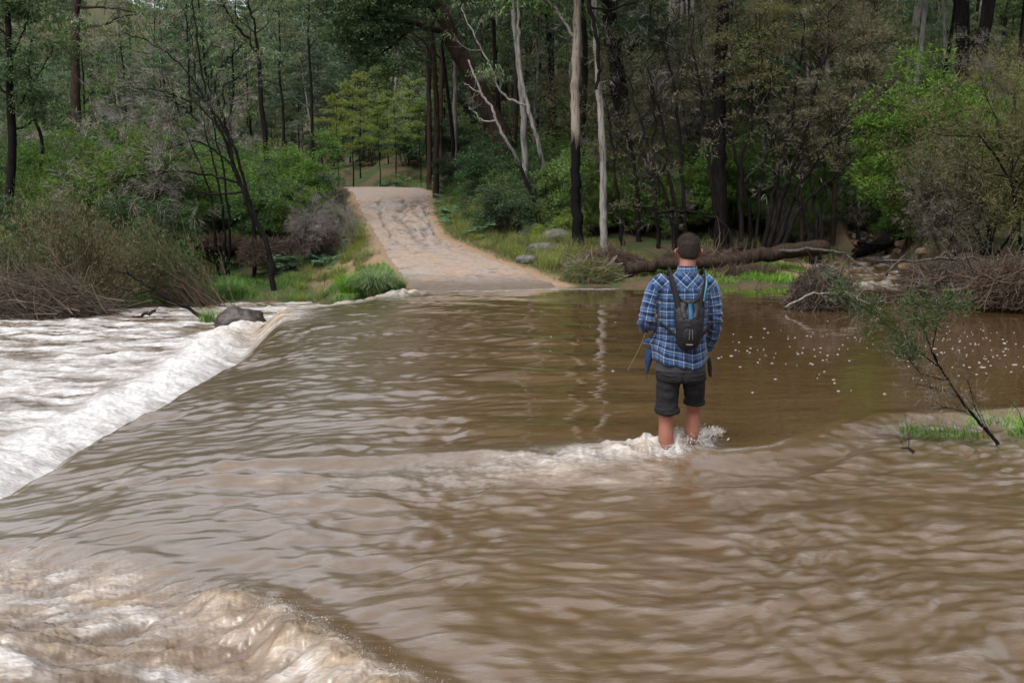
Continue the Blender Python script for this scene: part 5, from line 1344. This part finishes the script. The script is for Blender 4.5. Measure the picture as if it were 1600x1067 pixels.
def interp_secs(secs, m=5):
    """smooth in-between rings"""
    A = np.array([tuple(s_) + (0,) * (7 - len(s_)) for s_ in secs], float); n = len(A); out = []
    for i in range(n - 1):
        p0, p1, p2, p3 = A[max(i - 1, 0)], A[i], A[i + 1], A[min(i + 2, n - 1)]
        for j in range(m):
            t = j / m; out.append(tuple(.5 * ((2 * p1) + (-p0 + p2) * t + (2 * p0 - 5 * p1 + 4 * p2 - p3) * t * t + (-p0 + 3 * p1 - 3 * p2 + p3) * t ** 3)))
    out.append(tuple(A[-1])); return out

def limb_tube(mb, P, rads, k=22, m=6, flat=1.0):
    """tapered closed limb along a path of joints, rads one per joint"""
    P = np.array([tuple(p) for p in P], float); A = np.concatenate([P, np.array(rads, float)[:, None]], 1); out = []
    n = len(A)
    for i in range(n - 1):
        p0, p1, p2, p3 = A[max(i - 1, 0)], A[i], A[i + 1], A[min(i + 2, n - 1)]
        for j in range(m):
            t = j / m; out.append(.5 * ((2 * p1) + (-p0 + p2) * t + (2 * p0 - 5 * p1 + 4 * p2 - p3) * t * t + (-p0 + 3 * p1 - 3 * p2 + p3) * t ** 3))
    out.append(A[-1]); out = np.array(out)
    d0 = nrm(out[0, :3] - out[1, :3]); d1 = nrm(out[-1, :3] - out[-2, :3])
    r0, r1 = out[0, 3], out[-1, 3]
    head = [np.append(out[0, :3] + d0 * r0 * .8, r0 * .05), np.append(out[0, :3] + d0 * r0 * .6, r0 * .65)]
    tail = [np.append(out[-1, :3] + d1 * r1 * .6, r1 * .65), np.append(out[-1, :3] + d1 * r1 * .8, r1 * .05)]
    out = np.array(head + list(out) + tail)
    mb.tube(out[:, :3], np.maximum(out[:, 3], .0005), k, cap=False)

def remeshed(name, mb, voxel, mat, parent, smooth_it=4, disp=None, attrs=None, warp=None):
    me = mb.mesh(name + '_raw', None)
    o = bpy.data.objects.new(name + '_raw', me); COL.objects.link(o)
    md = o.modifiers.new('r', 'REMESH'); md.mode = 'VOXEL'; md.voxel_size = voxel; md.use_smooth_shade = True
    if smooth_it:
        sm = o.modifiers.new('s', 'SMOOTH'); sm.factor = .5; sm.iterations = smooth_it
    dg = bpy.context.evaluated_depsgraph_get(); ev = o.evaluated_get(dg)
    m2 = bpy.data.meshes.new_from_object(ev)
    bpy.data.objects.remove(o); bpy.data.meshes.remove(me)
    n = len(m2.vertices); co = np.empty(n * 3, np.float32); m2.vertices.foreach_get('co', co); co = co.reshape(-1, 3)
    no = np.empty(n * 3, np.float32); m2.vertices.foreach_get('normal', no); no = no.reshape(-1, 3)
    base = co.copy()
    if warp: co = warp(co.astype(float)); m2.vertices.foreach_set('co', co.astype(np.float32).ravel())
    if disp: co = co + no * disp(co.astype(float), no)[:, None]; m2.vertices.foreach_set('co', co.astype(np.float32).ravel())
    if attrs:
        for k_, f_ in attrs.items():
            v = np.asarray(f_(base.astype(float), no), np.float32); a_ = m2.attributes.new(k_, 'FLOAT_VECTOR' if v.ndim == 2 else 'FLOAT', 'POINT')
            a_.data.foreach_set('vector' if v.ndim == 2 else 'value', v.ravel())
    m2.polygons.foreach_set('use_smooth', np.ones(len(m2.polygons), bool)); m2.update()
    m2.name = name; m2.materials.clear(); m2.materials.append(mat)
    r = bpy.data.objects.new(name, m2); COL.objects.link(r); r.parent = parent
    return r

PX, PY, PZ = 1.222, 7.12, 0.0
person = empty('person', (PX, PY, PZ)); tag(person, 'man in a blue plaid shirt and dark rolled shorts wading away through the flood', 'person')

# materials
m, nt, p, out = newmat('skin'); M['skin'] = m
geo = N(nt, 'ShaderNodeTexCoord').outputs['Object']
n1 = noise_(nt, geo, 14, 5, .6); n2 = noise_(nt, geo, 160, 3, .6)
c = mixc(nt, n1, (.150, .050, .030), (.235, .092, .056)); c = mixc(nt, ramp_(nt, n2, [(.58, 0.0), (.70, .45)]), c, (.16, .07, .045))
nt.links.new(c, p.inputs['Base Color']); p.inputs['Roughness'].default_value = .5
p.inputs['Subsurface Weight'].default_value = .12; p.inputs['Subsurface Radius'].default_value = (.02, .008, .004)
bump_(nt, n2, .25, .003, p)
m, nt, p, out = newmat('plaid_flannel'); M['plaid'] = m
pa = attr_(nt, 'plaid', 'Vector'); sp = N(nt, 'ShaderNodeSeparateXYZ'); nt.links.new(pa, sp.inputs[0])
def band(x, per, cen, w, soft=.15):
    f_ = math_(nt, 'FRACT', math_(nt, 'ADD', math_(nt, 'DIVIDE', x, per), 1000.0 - cen + .5))
    d_ = math_(nt, 'ABSOLUTE', math_(nt, 'SUBTRACT', f_, .5))
    return math_(nt, 'DIVIDE', math_(nt, 'SUBTRACT', w / per * (.5 + soft), d_), w / per * soft * 2, clamp=True)
base = (.008, .034, .110); navy = (.003, .008, .030); lite = (.032, .100, .22); white = (.26, .285, .32)
PER = .060
col = None
def axis_mix(c0, x):
    c1 = mixc(nt, math_(nt, 'MULTIPLY', band(x, PER, .25, .020), .62), c0, navy)
    c1 = mixc(nt, math_(nt, 'MULTIPLY', band(x, PER, .75, .010), .55), c1, lite)
    c1 = mixc(nt, math_(nt, 'MULTIPLY', band(x, PER, .60, .0022), .5), c1, white)
    return mixc(nt, math_(nt, 'MULTIPLY', band(x, PER, .0, .0056), .80), c1, white)
c = axis_mix(axis_mix(base + (1,), sp.outputs[0]), sp.outputs[1])
wv = noise_(nt, pa, 700, 2, .5)
c = mixc(nt, math_(nt, 'MULTIPLY', wv, .35), c, (.01, .02, .05))
nt.links.new(c, p.inputs['Base Color']); p.inputs['Roughness'].default_value = .92; p.inputs['Specular IOR Level'].default_value = .15
p.inputs['Sheen Weight'].default_value = .15
bump_(nt, math_(nt, 'ADD', noise_(nt, N(nt, 'ShaderNodeTexCoord').outputs['Object'], 30, 4, .6), math_(nt, 'MULTIPLY', wv, .15)), .5, .012, p)
def cloth(name, a, b, rough=.9, sc=35, bump=.5, spec=.2):
    m, nt, p, out = newmat(name); tc = N(nt, 'ShaderNodeTexCoord').outputs['Object']
    n1 = noise_(nt, tc, sc, 5, .65); n2 = noise_(nt, tc, 7, 3, .5)
    nt.links.new(mixc(nt, math_(nt, 'ADD', math_(nt, 'MULTIPLY', n1, .5), math_(nt, 'MULTIPLY', n2, .5)), a, b), p.inputs['Base Color']); p.inputs['Roughness'].default_value = rough; p.inputs['Specular IOR Level'].default_value = spec
    bump_(nt, n1, bump, .008, p); return m
M['shorts'] = cloth('shorts_cloth', (.0045, .0042, .0048), (.016, .015, .016)); M['tee'] = cloth('tee_cloth', (.020, .0195, .022), (.045, .044, .047))
M['pack'] = cloth('pack_nylon', (.002, .002, .0025), (.010, .010, .012), .5, 22, .8, .25); M['packp'] = cloth('pack_grey_panel', (.006, .0065, .0075), (.024, .025, .028), .5, 18, .8, .25)
M['packb'] = cloth('pack_blue', (.008, .04, .095), (.02, .10, .20), .5, 30, .4); M['tube'] = cloth('tube_blue', (.008, .07, .11), (.02, .13, .18), .3, 20, .1, .5)
M['strapm'] = cloth('strap_webbing', (.003, .003, .0035), (.012, .011, .011), .8); M['refl'] = cloth('reflective_tape', (.10, .085, .075), (.25, .22, .19), .4)
M['navy'] = cloth('navy_cloth', (.010, .018, .055), (.022, .045, .12))
m, nt, p, out = newmat('short_hair'); M['hair'] = m
tc = N(nt, 'ShaderNodeTexCoord').outputs['Object']; nh = noise_(nt, mapping_(nt, tc, (1, 1, .25)), 260, 3, .7); nb = noise_(nt, tc, 22, 3, .6)
hsp = N(nt, 'ShaderNodeSeparateXYZ'); nt.links.new(tc, hsp.inputs[0])
nt.links.new(mixc(nt, nb, mixc(nt, nh, (.006, .004, .003), (.030, .019, .013)), mixc(nt, nh, (.009, .006, .0045), (.040, .027, .020))), p.inputs['Base Color']); p.inputs['Roughness'].default_value = .7; p.inputs['Specular IOR Level'].default_value = .2
bump_(nt, nh, .9, .006, p)

HX, HY, HZ = .040, .035, 1.435     # head centre
def build_body():
    b = MB()
    # head, neck
    ell_loft(b, interp_secs([(HX, HY + .075, HZ - .115, .022, .018), (HX, HY + .055, HZ - .10, .045, .045), (HX, HY + .035, HZ - .07, .060, .070), (HX, HY + .012, HZ - .03, .070, .092), (HX, HY, HZ + .02, .076, .099), (HX, HY - .006, HZ + .065, .070, .090), (HX, HY - .008, HZ + .10, .045, .060), (HX, HY - .008, HZ + .113, .012, .02)], 4), 30)
    limb_tube(b, [(.012, -.015, 1.22), (.022, -.008, 1.30), (.034, .0, 1.36), (.038, .012, 1.41)], [.075, .062, .059, .060], 22)
    # nose, brow, lips, chin on the far side of the head
    limb_tube(b, [(HX, HY + .092, HZ + .018), (HX, HY + .108, HZ - .012), (HX, HY + .112, HZ - .026)], [.008, .011, .013], 10, 4)
    limb_tube(b, [(HX - .035, HY + .083, HZ + .028), (HX, HY + .094, HZ + .028), (HX + .035, HY + .083, HZ + .028)], [.007, .008, .007], 10, 4)
    limb_tube(b, [(HX - .020, HY + .088, HZ - .052), (HX, HY + .094, HZ - .050), (HX + .020, HY + .088, HZ - .052)], [.004, .007, .004], 10, 4)
    for s_ in (-1, 1):   # ears
        limb_tube(b, [(HX + s_ * .073, HY - .002, HZ - .040), (HX + s_ * .087, HY - .014, HZ - .024), (HX + s_ * .096, HY - .022, HZ + .002), (HX + s_ * .088, HY - .012, HZ + .020), (HX + s_ * .073, HY + .006, HZ + .008)], [.006, .007, .008, .007, .005], 12, 5)
        limb_tube(b, [(HX + s_ * .070, HY + .0, HZ - .028), (HX + s_ * .078, HY + .0, HZ + .004)], [.008, .010], 10, 4)
    # torso
    ell_loft(b, interp_secs([(0, 0, .56, .11, .07), (0, 0, .60, .135, .085), (0, 0, .70, .145, .09), (0, 0, .90, .16, .10), (0, 0, 1.08, .160, .10), (0, 0, 1.18, .145, .085), (.01, -.005, 1.25, .09, .06)], 4), 28)
    # arms
    LA = [(-.165, 0, 1.205), (-.215, -.02, 1.10), (-.255, -.035, .945), (-.225, .08, .925), (-.165, .20, .94)]
    RA = [(.180, 0, 1.205), (.222, -.005, 1.10), (.232, .0, .945), (.224, .075, .82), (.195, .150, .71)]
    limb_tube(b, LA, [.040, .038, .034, .036, .028]); limb_tube(b, RA, [.040, .038, .034, .034, .027])
    # hands: palm, four fingers, thumb
    def hand(w, d, palmn, curl, side):
        w = np.array(w, float); d = nrm(np.array(d, float)); palmn = nrm(np.array(palmn, float) - d * np.dot(palmn, d)); s_ = np.cross(d, palmn) * side
        limb_tube(b, [w - d * .01 - s_ * .014, w + d * .045 - s_ * .018, w + d * .088 - s_ * .022], [.020, .019, .014], 14)
        limb_tube(b, [w - d * .01 + s_ * .012, w + d * .045 + s_ * .018, w + d * .090 + s_ * .022], [.020, .019, .014], 14)
        for k_, (o_, L) in enumerate([(-.030, .062), (-.010, .076), (.011, .080), (.031, .070)]):
            q = w + d * .086 + s_ * o_; dd = d.copy(); P_ = [q - d * .02, q]
            for seg, fr in enumerate((.45, .32, .23)):
                a_ = curl * (seg + .6) / 2; dd = nrm(dd * math.cos(a_) + palmn * math.sin(a_)); P_.append(P_[-1] + dd * L * fr)
            limb_tube(b, P_, [.0095, .0092, .0085, .0078, .007], 12, 4)
        t0 = w + d * .022 + s_ * .034; td = nrm(d * .6 + s_ * .7 + palmn * .45)
        limb_tube(b, [t0 - s_ * .02, t0, t0 + td * .035, t0 + td * .045 + nrm(d * .8 + palmn * .8) * .026], [.013, .0125, .011, .008], 12, 4)
    hand((-.155, .215, .94), (.75, .6, .05), (.0, .3, -1), .7, 1)
    hand((.186, .165, .69), (-.35, .75, -.55), (-.9, -.2, -.1), .55, -1)
    # legs
    for (lx, ly, kx, ky, kz, ax, ay) in ((-.094, 0, -.100, .0, .20, -.108, -.02), (.108, .02, .117, .13, .26, .118, .165)):
        limb_tube(b, [(lx * .80, .01, .60), ((lx + kx) / 2, ky * .45, (.50 + kz) / 2), (kx, ky * .92, kz), (kx, ky - .012, kz - .11), (kx * .99, ky - .012, kz - .19), (ax, ay - .004, kz - .33), (ax, ay, -.28)], [.050, .060, .053, .056, .058, .043, .034], 24)
        limb_tube(b, [(ax, ay - .035, -.305), (ax, ay + .03, -.30), (ax, ay + .12, -.315), (ax, ay + .185, -.325)], [.032, .036, .034, .022], 16)
        for k_ in range(5): limb_tube(b, [(ax + (k_ - 2) * .016, ay + .175 - abs(k_ - 1.5) * .006, -.328), (ax + (k_ - 2) * .017, ay + .215 - abs(k_ - 1.5) * .012, -.334)], [.010, .008], 8, 3)
    # cut anything below the road surface is under the brown water
    return remeshed('body', b, .0055, M['skin'], person, 3)
build_body()
mb = MB()
for s_ in (-1, 1):
    limb_tube(mb, [(HX + s_ * .030, HY + .080, HZ + .008), (HX + s_ * .030, HY + .083, HZ + .008)], [.010, .010], 12, 3)
m, nt, p, out = newmat('eye'); p.inputs['Base Color'].default_value = (.5, .48, .45, 1); p.inputs['Roughness'].default_value = .15
mb.build('eyes', m, person, True)
# hair
b = MB()
ell_loft(b, interp_secs([(HX, HY - .070, HZ - .060, .020, .010), (HX, HY - .060, HZ - .046, .046, .032), (HX, HY - .050, HZ - .028, .062, .050), (HX, HY - .034, HZ + .0, .0725, .070), (HX, HY - .016, HZ + .030, .0775, .090), (HX, HY - .006, HZ + .066, .0735, .097), (HX + .001, HY - .002, HZ + .098, .055, .076), (HX + .001, HY + .0, HZ + .118, .028, .045), (HX, HY, HZ + .124, .010, .02)], 4), 34)
ho = remeshed('hair', b, .005, M['hair'], person, 2, disp=lambda c_, n_: .0022 * fbm(c_[:, 0] * 60 + c_[:, 1] * 25, c_[:, 2] * 60, 7, 3) + .004 * fbm(c_[:, 0] * 18, c_[:, 2] * 14 + c_[:, 1] * 9, 8, 2) + .003 * sst(HZ + .05, HZ + .12, c_[:, 2]))
hb = MB(); rngh = np.random.default_rng(4)
hv = np.array([v.co[:] for v in ho.data.vertices]); hn = np.array([v.normal[:] for v in ho.data.vertices])
kk = rngh.choice(len(hv), 9000); D_ = hn[kk] * .7 + np.array([0, -.1, -.75]) * (hv[kk, 2] < HZ + .07)[:, None] + np.array([.1, .7, .25]) * (hv[kk, 2] >= HZ + .07)[:, None] + rngh.normal(0, .25, (9000, 3))
kk2 = hv[kk, 2] > HZ - .062
hb.leaves(hv[kk][kk2], D_[kk2], np.where(hv[kk][kk2][:, 2] > HZ + .07, 1.6, .8) * rngh.uniform(.006, .014, kk2.sum()), .0011, rngh); hb.build('strands', M['hair'], ho)

# shirt
LAS = [(-.150, 0, 1.225), (-.208, -.012, 1.15), (-.242, -.028, 1.05), (-.262, -.035, .93), (-.235, .05, .905), (-.185, .16, .935)]
RAS = [(.165, 0, 1.225), (.212, -.0, 1.15), (.232, -.0, 1.05), (.240, .002, .93), (.236, .05, .82), (.214, .11, .735)]
RADS_L = [.064, .062, .057, .060, .056, .042]; RADS_R = [.064, .060, .054, .049, .044, .040]
def build_shirt():
    b = MB()
    ell_loft(b, interp_secs([(.0, 0, .80, .10, .06), (-.003, 0, .70, .155, .10), (-.006, 0, .635, .170, .112, .12, 0), (-.008, 0, .612, .190, .128, .12, 0), (-.008, 0, .64, .198, .134, .10, 0), (-.010, 0, .70, .198, .130, .06, 0), (-.004, 0, .80, .184, .120), (0, -.003, .92, .180, .116), (.003, -.006, 1.04, .186, .120), (.003, -.006, 1.14, .190, .113), (.005, -.006, 1.20, .184, .098), (.010, -.008, 1.245, .145, .082), (.018, -.008, 1.275, .100, .070), (.026, -.006, 1.295, .075, .066)], 5), 44)
    limb_tube(b, LAS, RADS_L, 26); limb_tube(b, RAS, RADS_R, 26)
    # flare of the left hem, blown forward
    ell_loft(b, interp_secs([(-.10, .03, .92, .06, .05), (-.15, .045, .80, .075, .06), (-.185, .06, .72, .082, .07), (-.195, .07, .685, .070, .062)], 4), 26)
    # collar
    ell_loft(b, interp_secs([(.026, -.004, 1.285, .082, .074), (.030, -.002, 1.315, .072, .068), (.033, -.0, 1.340, .071, .067)], 4), 30)
    def seg_param(c_, P, u0):
        P = np.array(P); best = np.full(len(c_), 1e9); uu = np.zeros(len(c_)); ang = np.zeros(len(c_)); L0 = 0
        for i in range(len(P) - 1):
            a, b_ = P[i], P[i + 1]; d = b_ - a; L = np.linalg.norm(d); d = d / L
            t = np.clip((c_ - a) @ d, 0, L); q = c_ - (a + t[:, None] * d); r = np.linalg.norm(q, axis=1)
            s_ = np.cross(d, [0, 1, .2]); s_ = s_ / np.linalg.norm(s_); w = np.cross(d, s_)
            an = np.arctan2(q @ w, q @ s_)
            m_ = r < best; best[m_] = r[m_]; uu[m_] = (L0 + t)[m_]; ang[m_] = an[m_]; L0 += L
        return best, uu, ang
    def plaid(c_, n_):
        bl, ul, al = seg_param(c_, LAS[1:], 0); br, ur, ar = seg_param(c_, RAS[1:], 0)
        x, y, z = c_.T
        ta = np.arctan2(y, x); th = np.where(y < 0, x, x)
        # torso: horizontal coordinate follows the cloth round the body
        hc = .155 * np.arctan2(x, -y * 1.35) ; back = np.abs(x) < .6
        out_ = np.stack([hc + .004, z - .02 * x, z * 0], 1)
        out_[:, 1] += .10 * (z < .80) * (z - .80) * x * 4
        isl = (bl < .074) & ((x < -.186) | ((x < -.15) & (n_[:, 0] < -.75) & (z < 1.19)) | (y > .11)) & (z > .82); isr = (br < .070) & ((x > .186) | (y > .11)) 
        isl &= ~((z > 1.17) & (x > -.205)); isr &= ~((z > 1.17) & (x < .205))
        out_[isl] = np.stack([al * .060 + .011, ul + .034, ul * 0], 1)[isl]; out_[isr] = np.stack([ar * .055 + .017, ur + .028, ur * 0], 1)[isr]
        yoke = (z > 1.185) & ~isl & ~isr & (z < 1.293)       # yoke cut on the bias
        s2 = .7071; ax_ = np.abs(x - .012)
        out_[yoke] = np.stack([(ax_ + z) * s2, (z - ax_) * s2, z * 0], 1)[yoke]
        return out_
    def folds(c_, n_):
        x, y, z = c_.T
        f_ = .0065 * fbm(x * 9 + 3, z * 7 + x * 6, 301, 3) + .0035 * fbm(x * 20 + z * 14, z * 22, 302, 2)
        low = sst(1.0, .72, z)
        f_ = f_ + low * .008 * np.sin(np.arctan2(y, x) * 7 + 3 * fbm(x * 4, z * 3, 303, 2)) * (np.abs(x) < .21)
        el = np.exp(-((z - .93) / .10) ** 2) * (np.abs(x) > .19); f_ = f_ + el * .007 * np.sin(z * 110 + x * 40 + 2 * fbm(x * 12, z * 12, 304, 2))
        sh = np.exp(-((np.abs(x) - .17) / .035) ** 2) * np.exp(-((z - 1.10) / .08) ** 2); f_ = f_ - sh * .006
        return f_
    def hemwarp(c_):
        c_ = c_.copy(); x, z = c_[:, 0], c_[:, 2]; k_ = sst(.90, .64, z) * (c_[:, 2] < .92)
        k_ = k_ * (1 - sst(.205, .215, x))
        c_[:, 2] += k_ * (np.interp(x, [-.25, -.19, -.12, 0, .07, .19], [.085, .07, .035, .0, -.025, .01]))
        return c_
    return remeshed('shirt', b, .0065, M['plaid'], person, 3, folds, {'plaid': plaid}, warp=hemwarp)
build_shirt()
b = MB(); ell_loft(b, interp_secs([(-.004, .0, .75, .150, .095), (-.004, 0, .64, .178, .118), (-.004, 0, .600, .182, .120), (-.004, 0, .578, .184, .121, .0, 0)], 3), 34)
remeshed('undershirt', b, .007, M['tee'], person, 2, lambda c_, n_: .003 * fbm(c_[:, 0] * 14, c_[:, 2] * 16, 311, 3))
# shorts
b = MB()
ell_loft(b, interp_secs([(0, 0, .640, .165, .105), (0, 0, .60, .174, .112), (0, -.004, .555, .182, .126), (.004, -.004, .515, .180, .122), (.004, 0, .49, .140, .09)], 4), 36)
def leg_s(P, r): limb_tube(b, P, r, 26)
leg_s([(-.086, 0, .53), (-.093, 0, .42), (-.096, .0, .345), (-.096, -.002, .310)], [.088, .084, .082, .083])
leg_s([(.094, .0, .53), (.106, .030, .44), (.114, .072, .37), (.117, .085, .350)], [.084, .078, .074, .072])
for (cx, cy, cz, r) in ((-.096, -.002, .290, .091), (.117, .088, .335, .080)):
    ell_loft(b, [(cx, cy, cz - .022, r - .010, r - .010), (cx, cy, cz - .014, r, r), (cx, cy, cz + .016, r + .002, r + .002), (cx, cy, cz + .026, r - .008, r - .008)], 26)
def sfold(c_, n_):
    x, y, z = c_.T; lg = sst(.52, .34, z)
    f_ = .006 * fbm(x * 9, z * 12, 321, 3) + .0028 * fbm(x * 25 + 3, z * 34, 322, 3)
    f_ = f_ + lg * .0075 * np.sin(z * 95 + 12 * np.abs(x) + 3.2 * fbm(x * 8, z * 6 + y * 5, 323, 3)) * (.5 + .5 * fbm(x * 7, z * 7, 324, 2) * 2)
    f_ = f_ - .012 * np.exp(-(x / .012) ** 2) * (z > .42) * (y < 0) 
    return f_
sh = remeshed('shorts', b, .0065, M['shorts'], person, 2, sfold)
mb = MB()
for s_ in (-1, 1): mb.tube([(s_ * .155, -.082, .575), (s_ * .11, -.113, .562), (s_ * .06, -.126, .560)], .0028, 5)
mb.build('pocket_seam', M['tee'], sh)

# hydration pack
pack = empty('backpack', (PX, PY, PZ)); tag(pack, 'small black hydration pack with a blue stripe worn on the man\'s back', 'backpack')
BX = .020
def back_y(z): return float(np.interp(z, [.6, .8, .92, 1.04, 1.14, 1.2, 1.245, 1.28], [-.135, -.125, -.125, -.130, -.121, -.106, -.090, -.075]))
b = MB()
ell_loft(b, interp_secs([(BX, -.150, .755, .052, .022), (BX, -.165, .785, .074, .042), (BX, -.180, .85, .090, .056), (BX, -.184, .93, .100, .058), (BX, -.176, 1.00, .106, .050), (BX, -.165, 1.06, .106, .036), (BX, -.155, 1.11, .078, .024)], 5), 36)
limb_tube(b, [(BX - .055, -.160, 1.05), (BX - .085, -.150, 1.12), (BX - .094, -.135, 1.17)], [.030, .022, .016], 16)
limb_tube(b, [(BX + .055, -.160, 1.05), (BX + .080, -.150, 1.12), (BX + .088, -.135, 1.17)], [.030, .022, .016], 16)
remeshed('bag', b, .0055, M['pack'], pack, 3, lambda c_, n_: .004 * fbm(c_[:, 0] * 16, c_[:, 2] * 14, 331, 3) + .002 * fbm(c_[:, 0] * 45, c_[:, 2] * 38, 332, 2))
b = MB(); ell_loft(b, interp_secs([(BX, -.215, .80, .042, .014), (BX, -.226, .85, .052, .018), (BX, -.228, .90, .050, .016), (BX, -.226, .925, .036, .010)], 4), 26)
pk = remeshed('pocket', b, .005, M['pack'], pack, 2)
def ribbon(mb_, pts, w, th=.004):
    P = refine(pts, 6); 
    T_ = np.gradient(P, axis=0); T_ /= np.linalg.norm(T_, axis=1)[:, None]
    C_ = np.array([0, 0, 1.0]) * 0 + (P - np.array([0, 0, 0])) * np.array([1, 1, 0]); C_ /= np.linalg.norm(C_, axis=1)[:, None] + 1e-9
    nn_ = C_ - T_ * np.sum(C_ * T_, 1)[:, None]; nn_ /= np.linalg.norm(nn_, axis=1)[:, None]
    S_ = np.cross(T_, nn_)
    V = np.stack([P - S_ * w / 2, P + S_ * w / 2, P + S_ * w / 2 + nn_ * th, P - S_ * w / 2 + nn_ * th], 1).reshape(-1, 3); n = len(P)
    i = np.arange(n - 1)[:, None] * 4; j = np.arange(4)[None]; j2 = (j + 1) % 4
    mb_.add(V, np.concatenate([np.stack([i + j, i + j2, i + 4 + j2, i + 4 + j], -1).reshape(-1, 4), [[0, 1, 2, 3], [4 * n - 4, 4 * n - 3, 4 * n - 2, 4 * n - 1]]]), .5)
for s_ in (-1, 1):
    mb = MB(); ribbon(mb, [(BX + s_ * .072, -.190, 1.03), (BX + s_ * .086, -.172, 1.10), (BX + s_ * .100, -.150, 1.17), (BX + s_ * .115, -.118, 1.235), (BX + s_ * .118, -.060, 1.290), (BX + s_ * .118, .0, 1.305), (BX + s_ * .115, .08, 1.25), (BX + s_ * .12, .125, 1.12), (BX + s_ * .14, .125, 1.0)], .040, .008)
    so = mb.build('shoulder_strap', M['strapm'], pack, True)
    mb = MB(); ribbon(mb, [(BX + s_ * .058, -.190, .83), (BX + s_ * .10, -.165, .865), (BX + s_ * .145, -.125, .905), (BX + s_ * .178, -.06, .93), (BX + s_ * .187, .02, .95)], .022, .005); mb.build('side_strap', M['strapm'], pack, True)
mb = MB(); mb.tube(refine([(BX + .100, -.168, 1.10), (BX + .112, -.158, 1.16), (BX + .124, -.134, 1.22), (BX + .128, -.085, 1.270), (BX + .126, -.03, 1.295), (BX + .125, .06, 1.28)], 5), .0075, 8); mb.build('drinking_tube', M['tube'], pack, True)
mb = MB(); ribbon(mb, [(BX + .004, -.196, 1.085), (BX + .004, -.204, 1.05), (BX + .004, -.222, 1.01), (BX + .004, -.232, .975)], .032, .006); mb.build('blue_stripe', M['packb'], pack, True)
mb = MB(); 
for q in (-.006, .010): ribbon(mb, [(BX + q, -.242, .91), (BX + q * 1.3, -.249, .87), (BX + q * 1.6, -.246, .835)], .0022, .003)
mb.build('reflective_piping', M['refl'], pk, True)
mb = MB(); ribbon(mb, [(BX - .022, -.213, .800), (BX, -.222, .798), (BX + .022, -.213, .800)], .008, .012); mb.build('label_patch', M['refl'], pack, True)
mb = MB(); ribbon(mb, [(BX - .085, -.165, 1.155), (BX - .055, -.178, 1.105), (BX, -.186, 1.085), (BX + .055, -.178, 1.105), (BX + .082, -.165, 1.150)], .010, .006); mb.build('edge_binding', M['strapm'], pack, True)
for s_ in (-1, 1):
    mb = MB(); ribbon(mb, [(BX + s_ * .030, -.196, 1.085), (BX + s_ * .050, -.208, 1.04), (BX + s_ * .035, -.228, .98)], .040, .004); mb.build('grey_panel', M['packp'], pack, True)

# navy front tail of the shirt and its toggle at the left, dangling strap at the right, cord from the left hand
mb = MB(); 
b = MB(); ell_loft(b, interp_secs([(-.205, .05, .735, .040, .045), (-.222, .06, .68, .034, .050), (-.230, .06, .62, .022, .035), (-.236, .055, .575, .012, .014), (-.238, .055, .555, .009, .01)], 4), 18)
remeshed('shirt_tail', b, .005, M['navy'], person, 2, lambda c_, n_: .003 * fbm(c_[:, 0] * 30, c_[:, 2] * 22, 341, 3))
mb.tube(refine([(-.238, .055, .557), (-.240, .05, .53), (-.233, .05, .505)], 4), .0025, 5); mb.build('tail_cord', M['strapm'], person, True)
b = MB(); limb_tube(b, [(.205, .02, .66), (.212, .018, .61), (.214, .016, .565), (.222, .014, .535)], [.014, .016, .014, .008], 10)
remeshed('waist_strap_end', b, .004, M['strapm'], pack, 1)
mb = MB(); mb.tube(refine([(-.170, .24, .90), (-.225, .20, .84), (-.262, .17, .76), (-.30, .16, .68), (-.345, .15, .60), (-.362, .15, .555)], 6), .0042, 6, rough=.1, rng=rngh)
o = mb.build('cord', M['straw'], None, True, loc=(PX, PY, PZ)); tag(o, 'thin brown cord trailing from the man\'s left hand', 'cord')
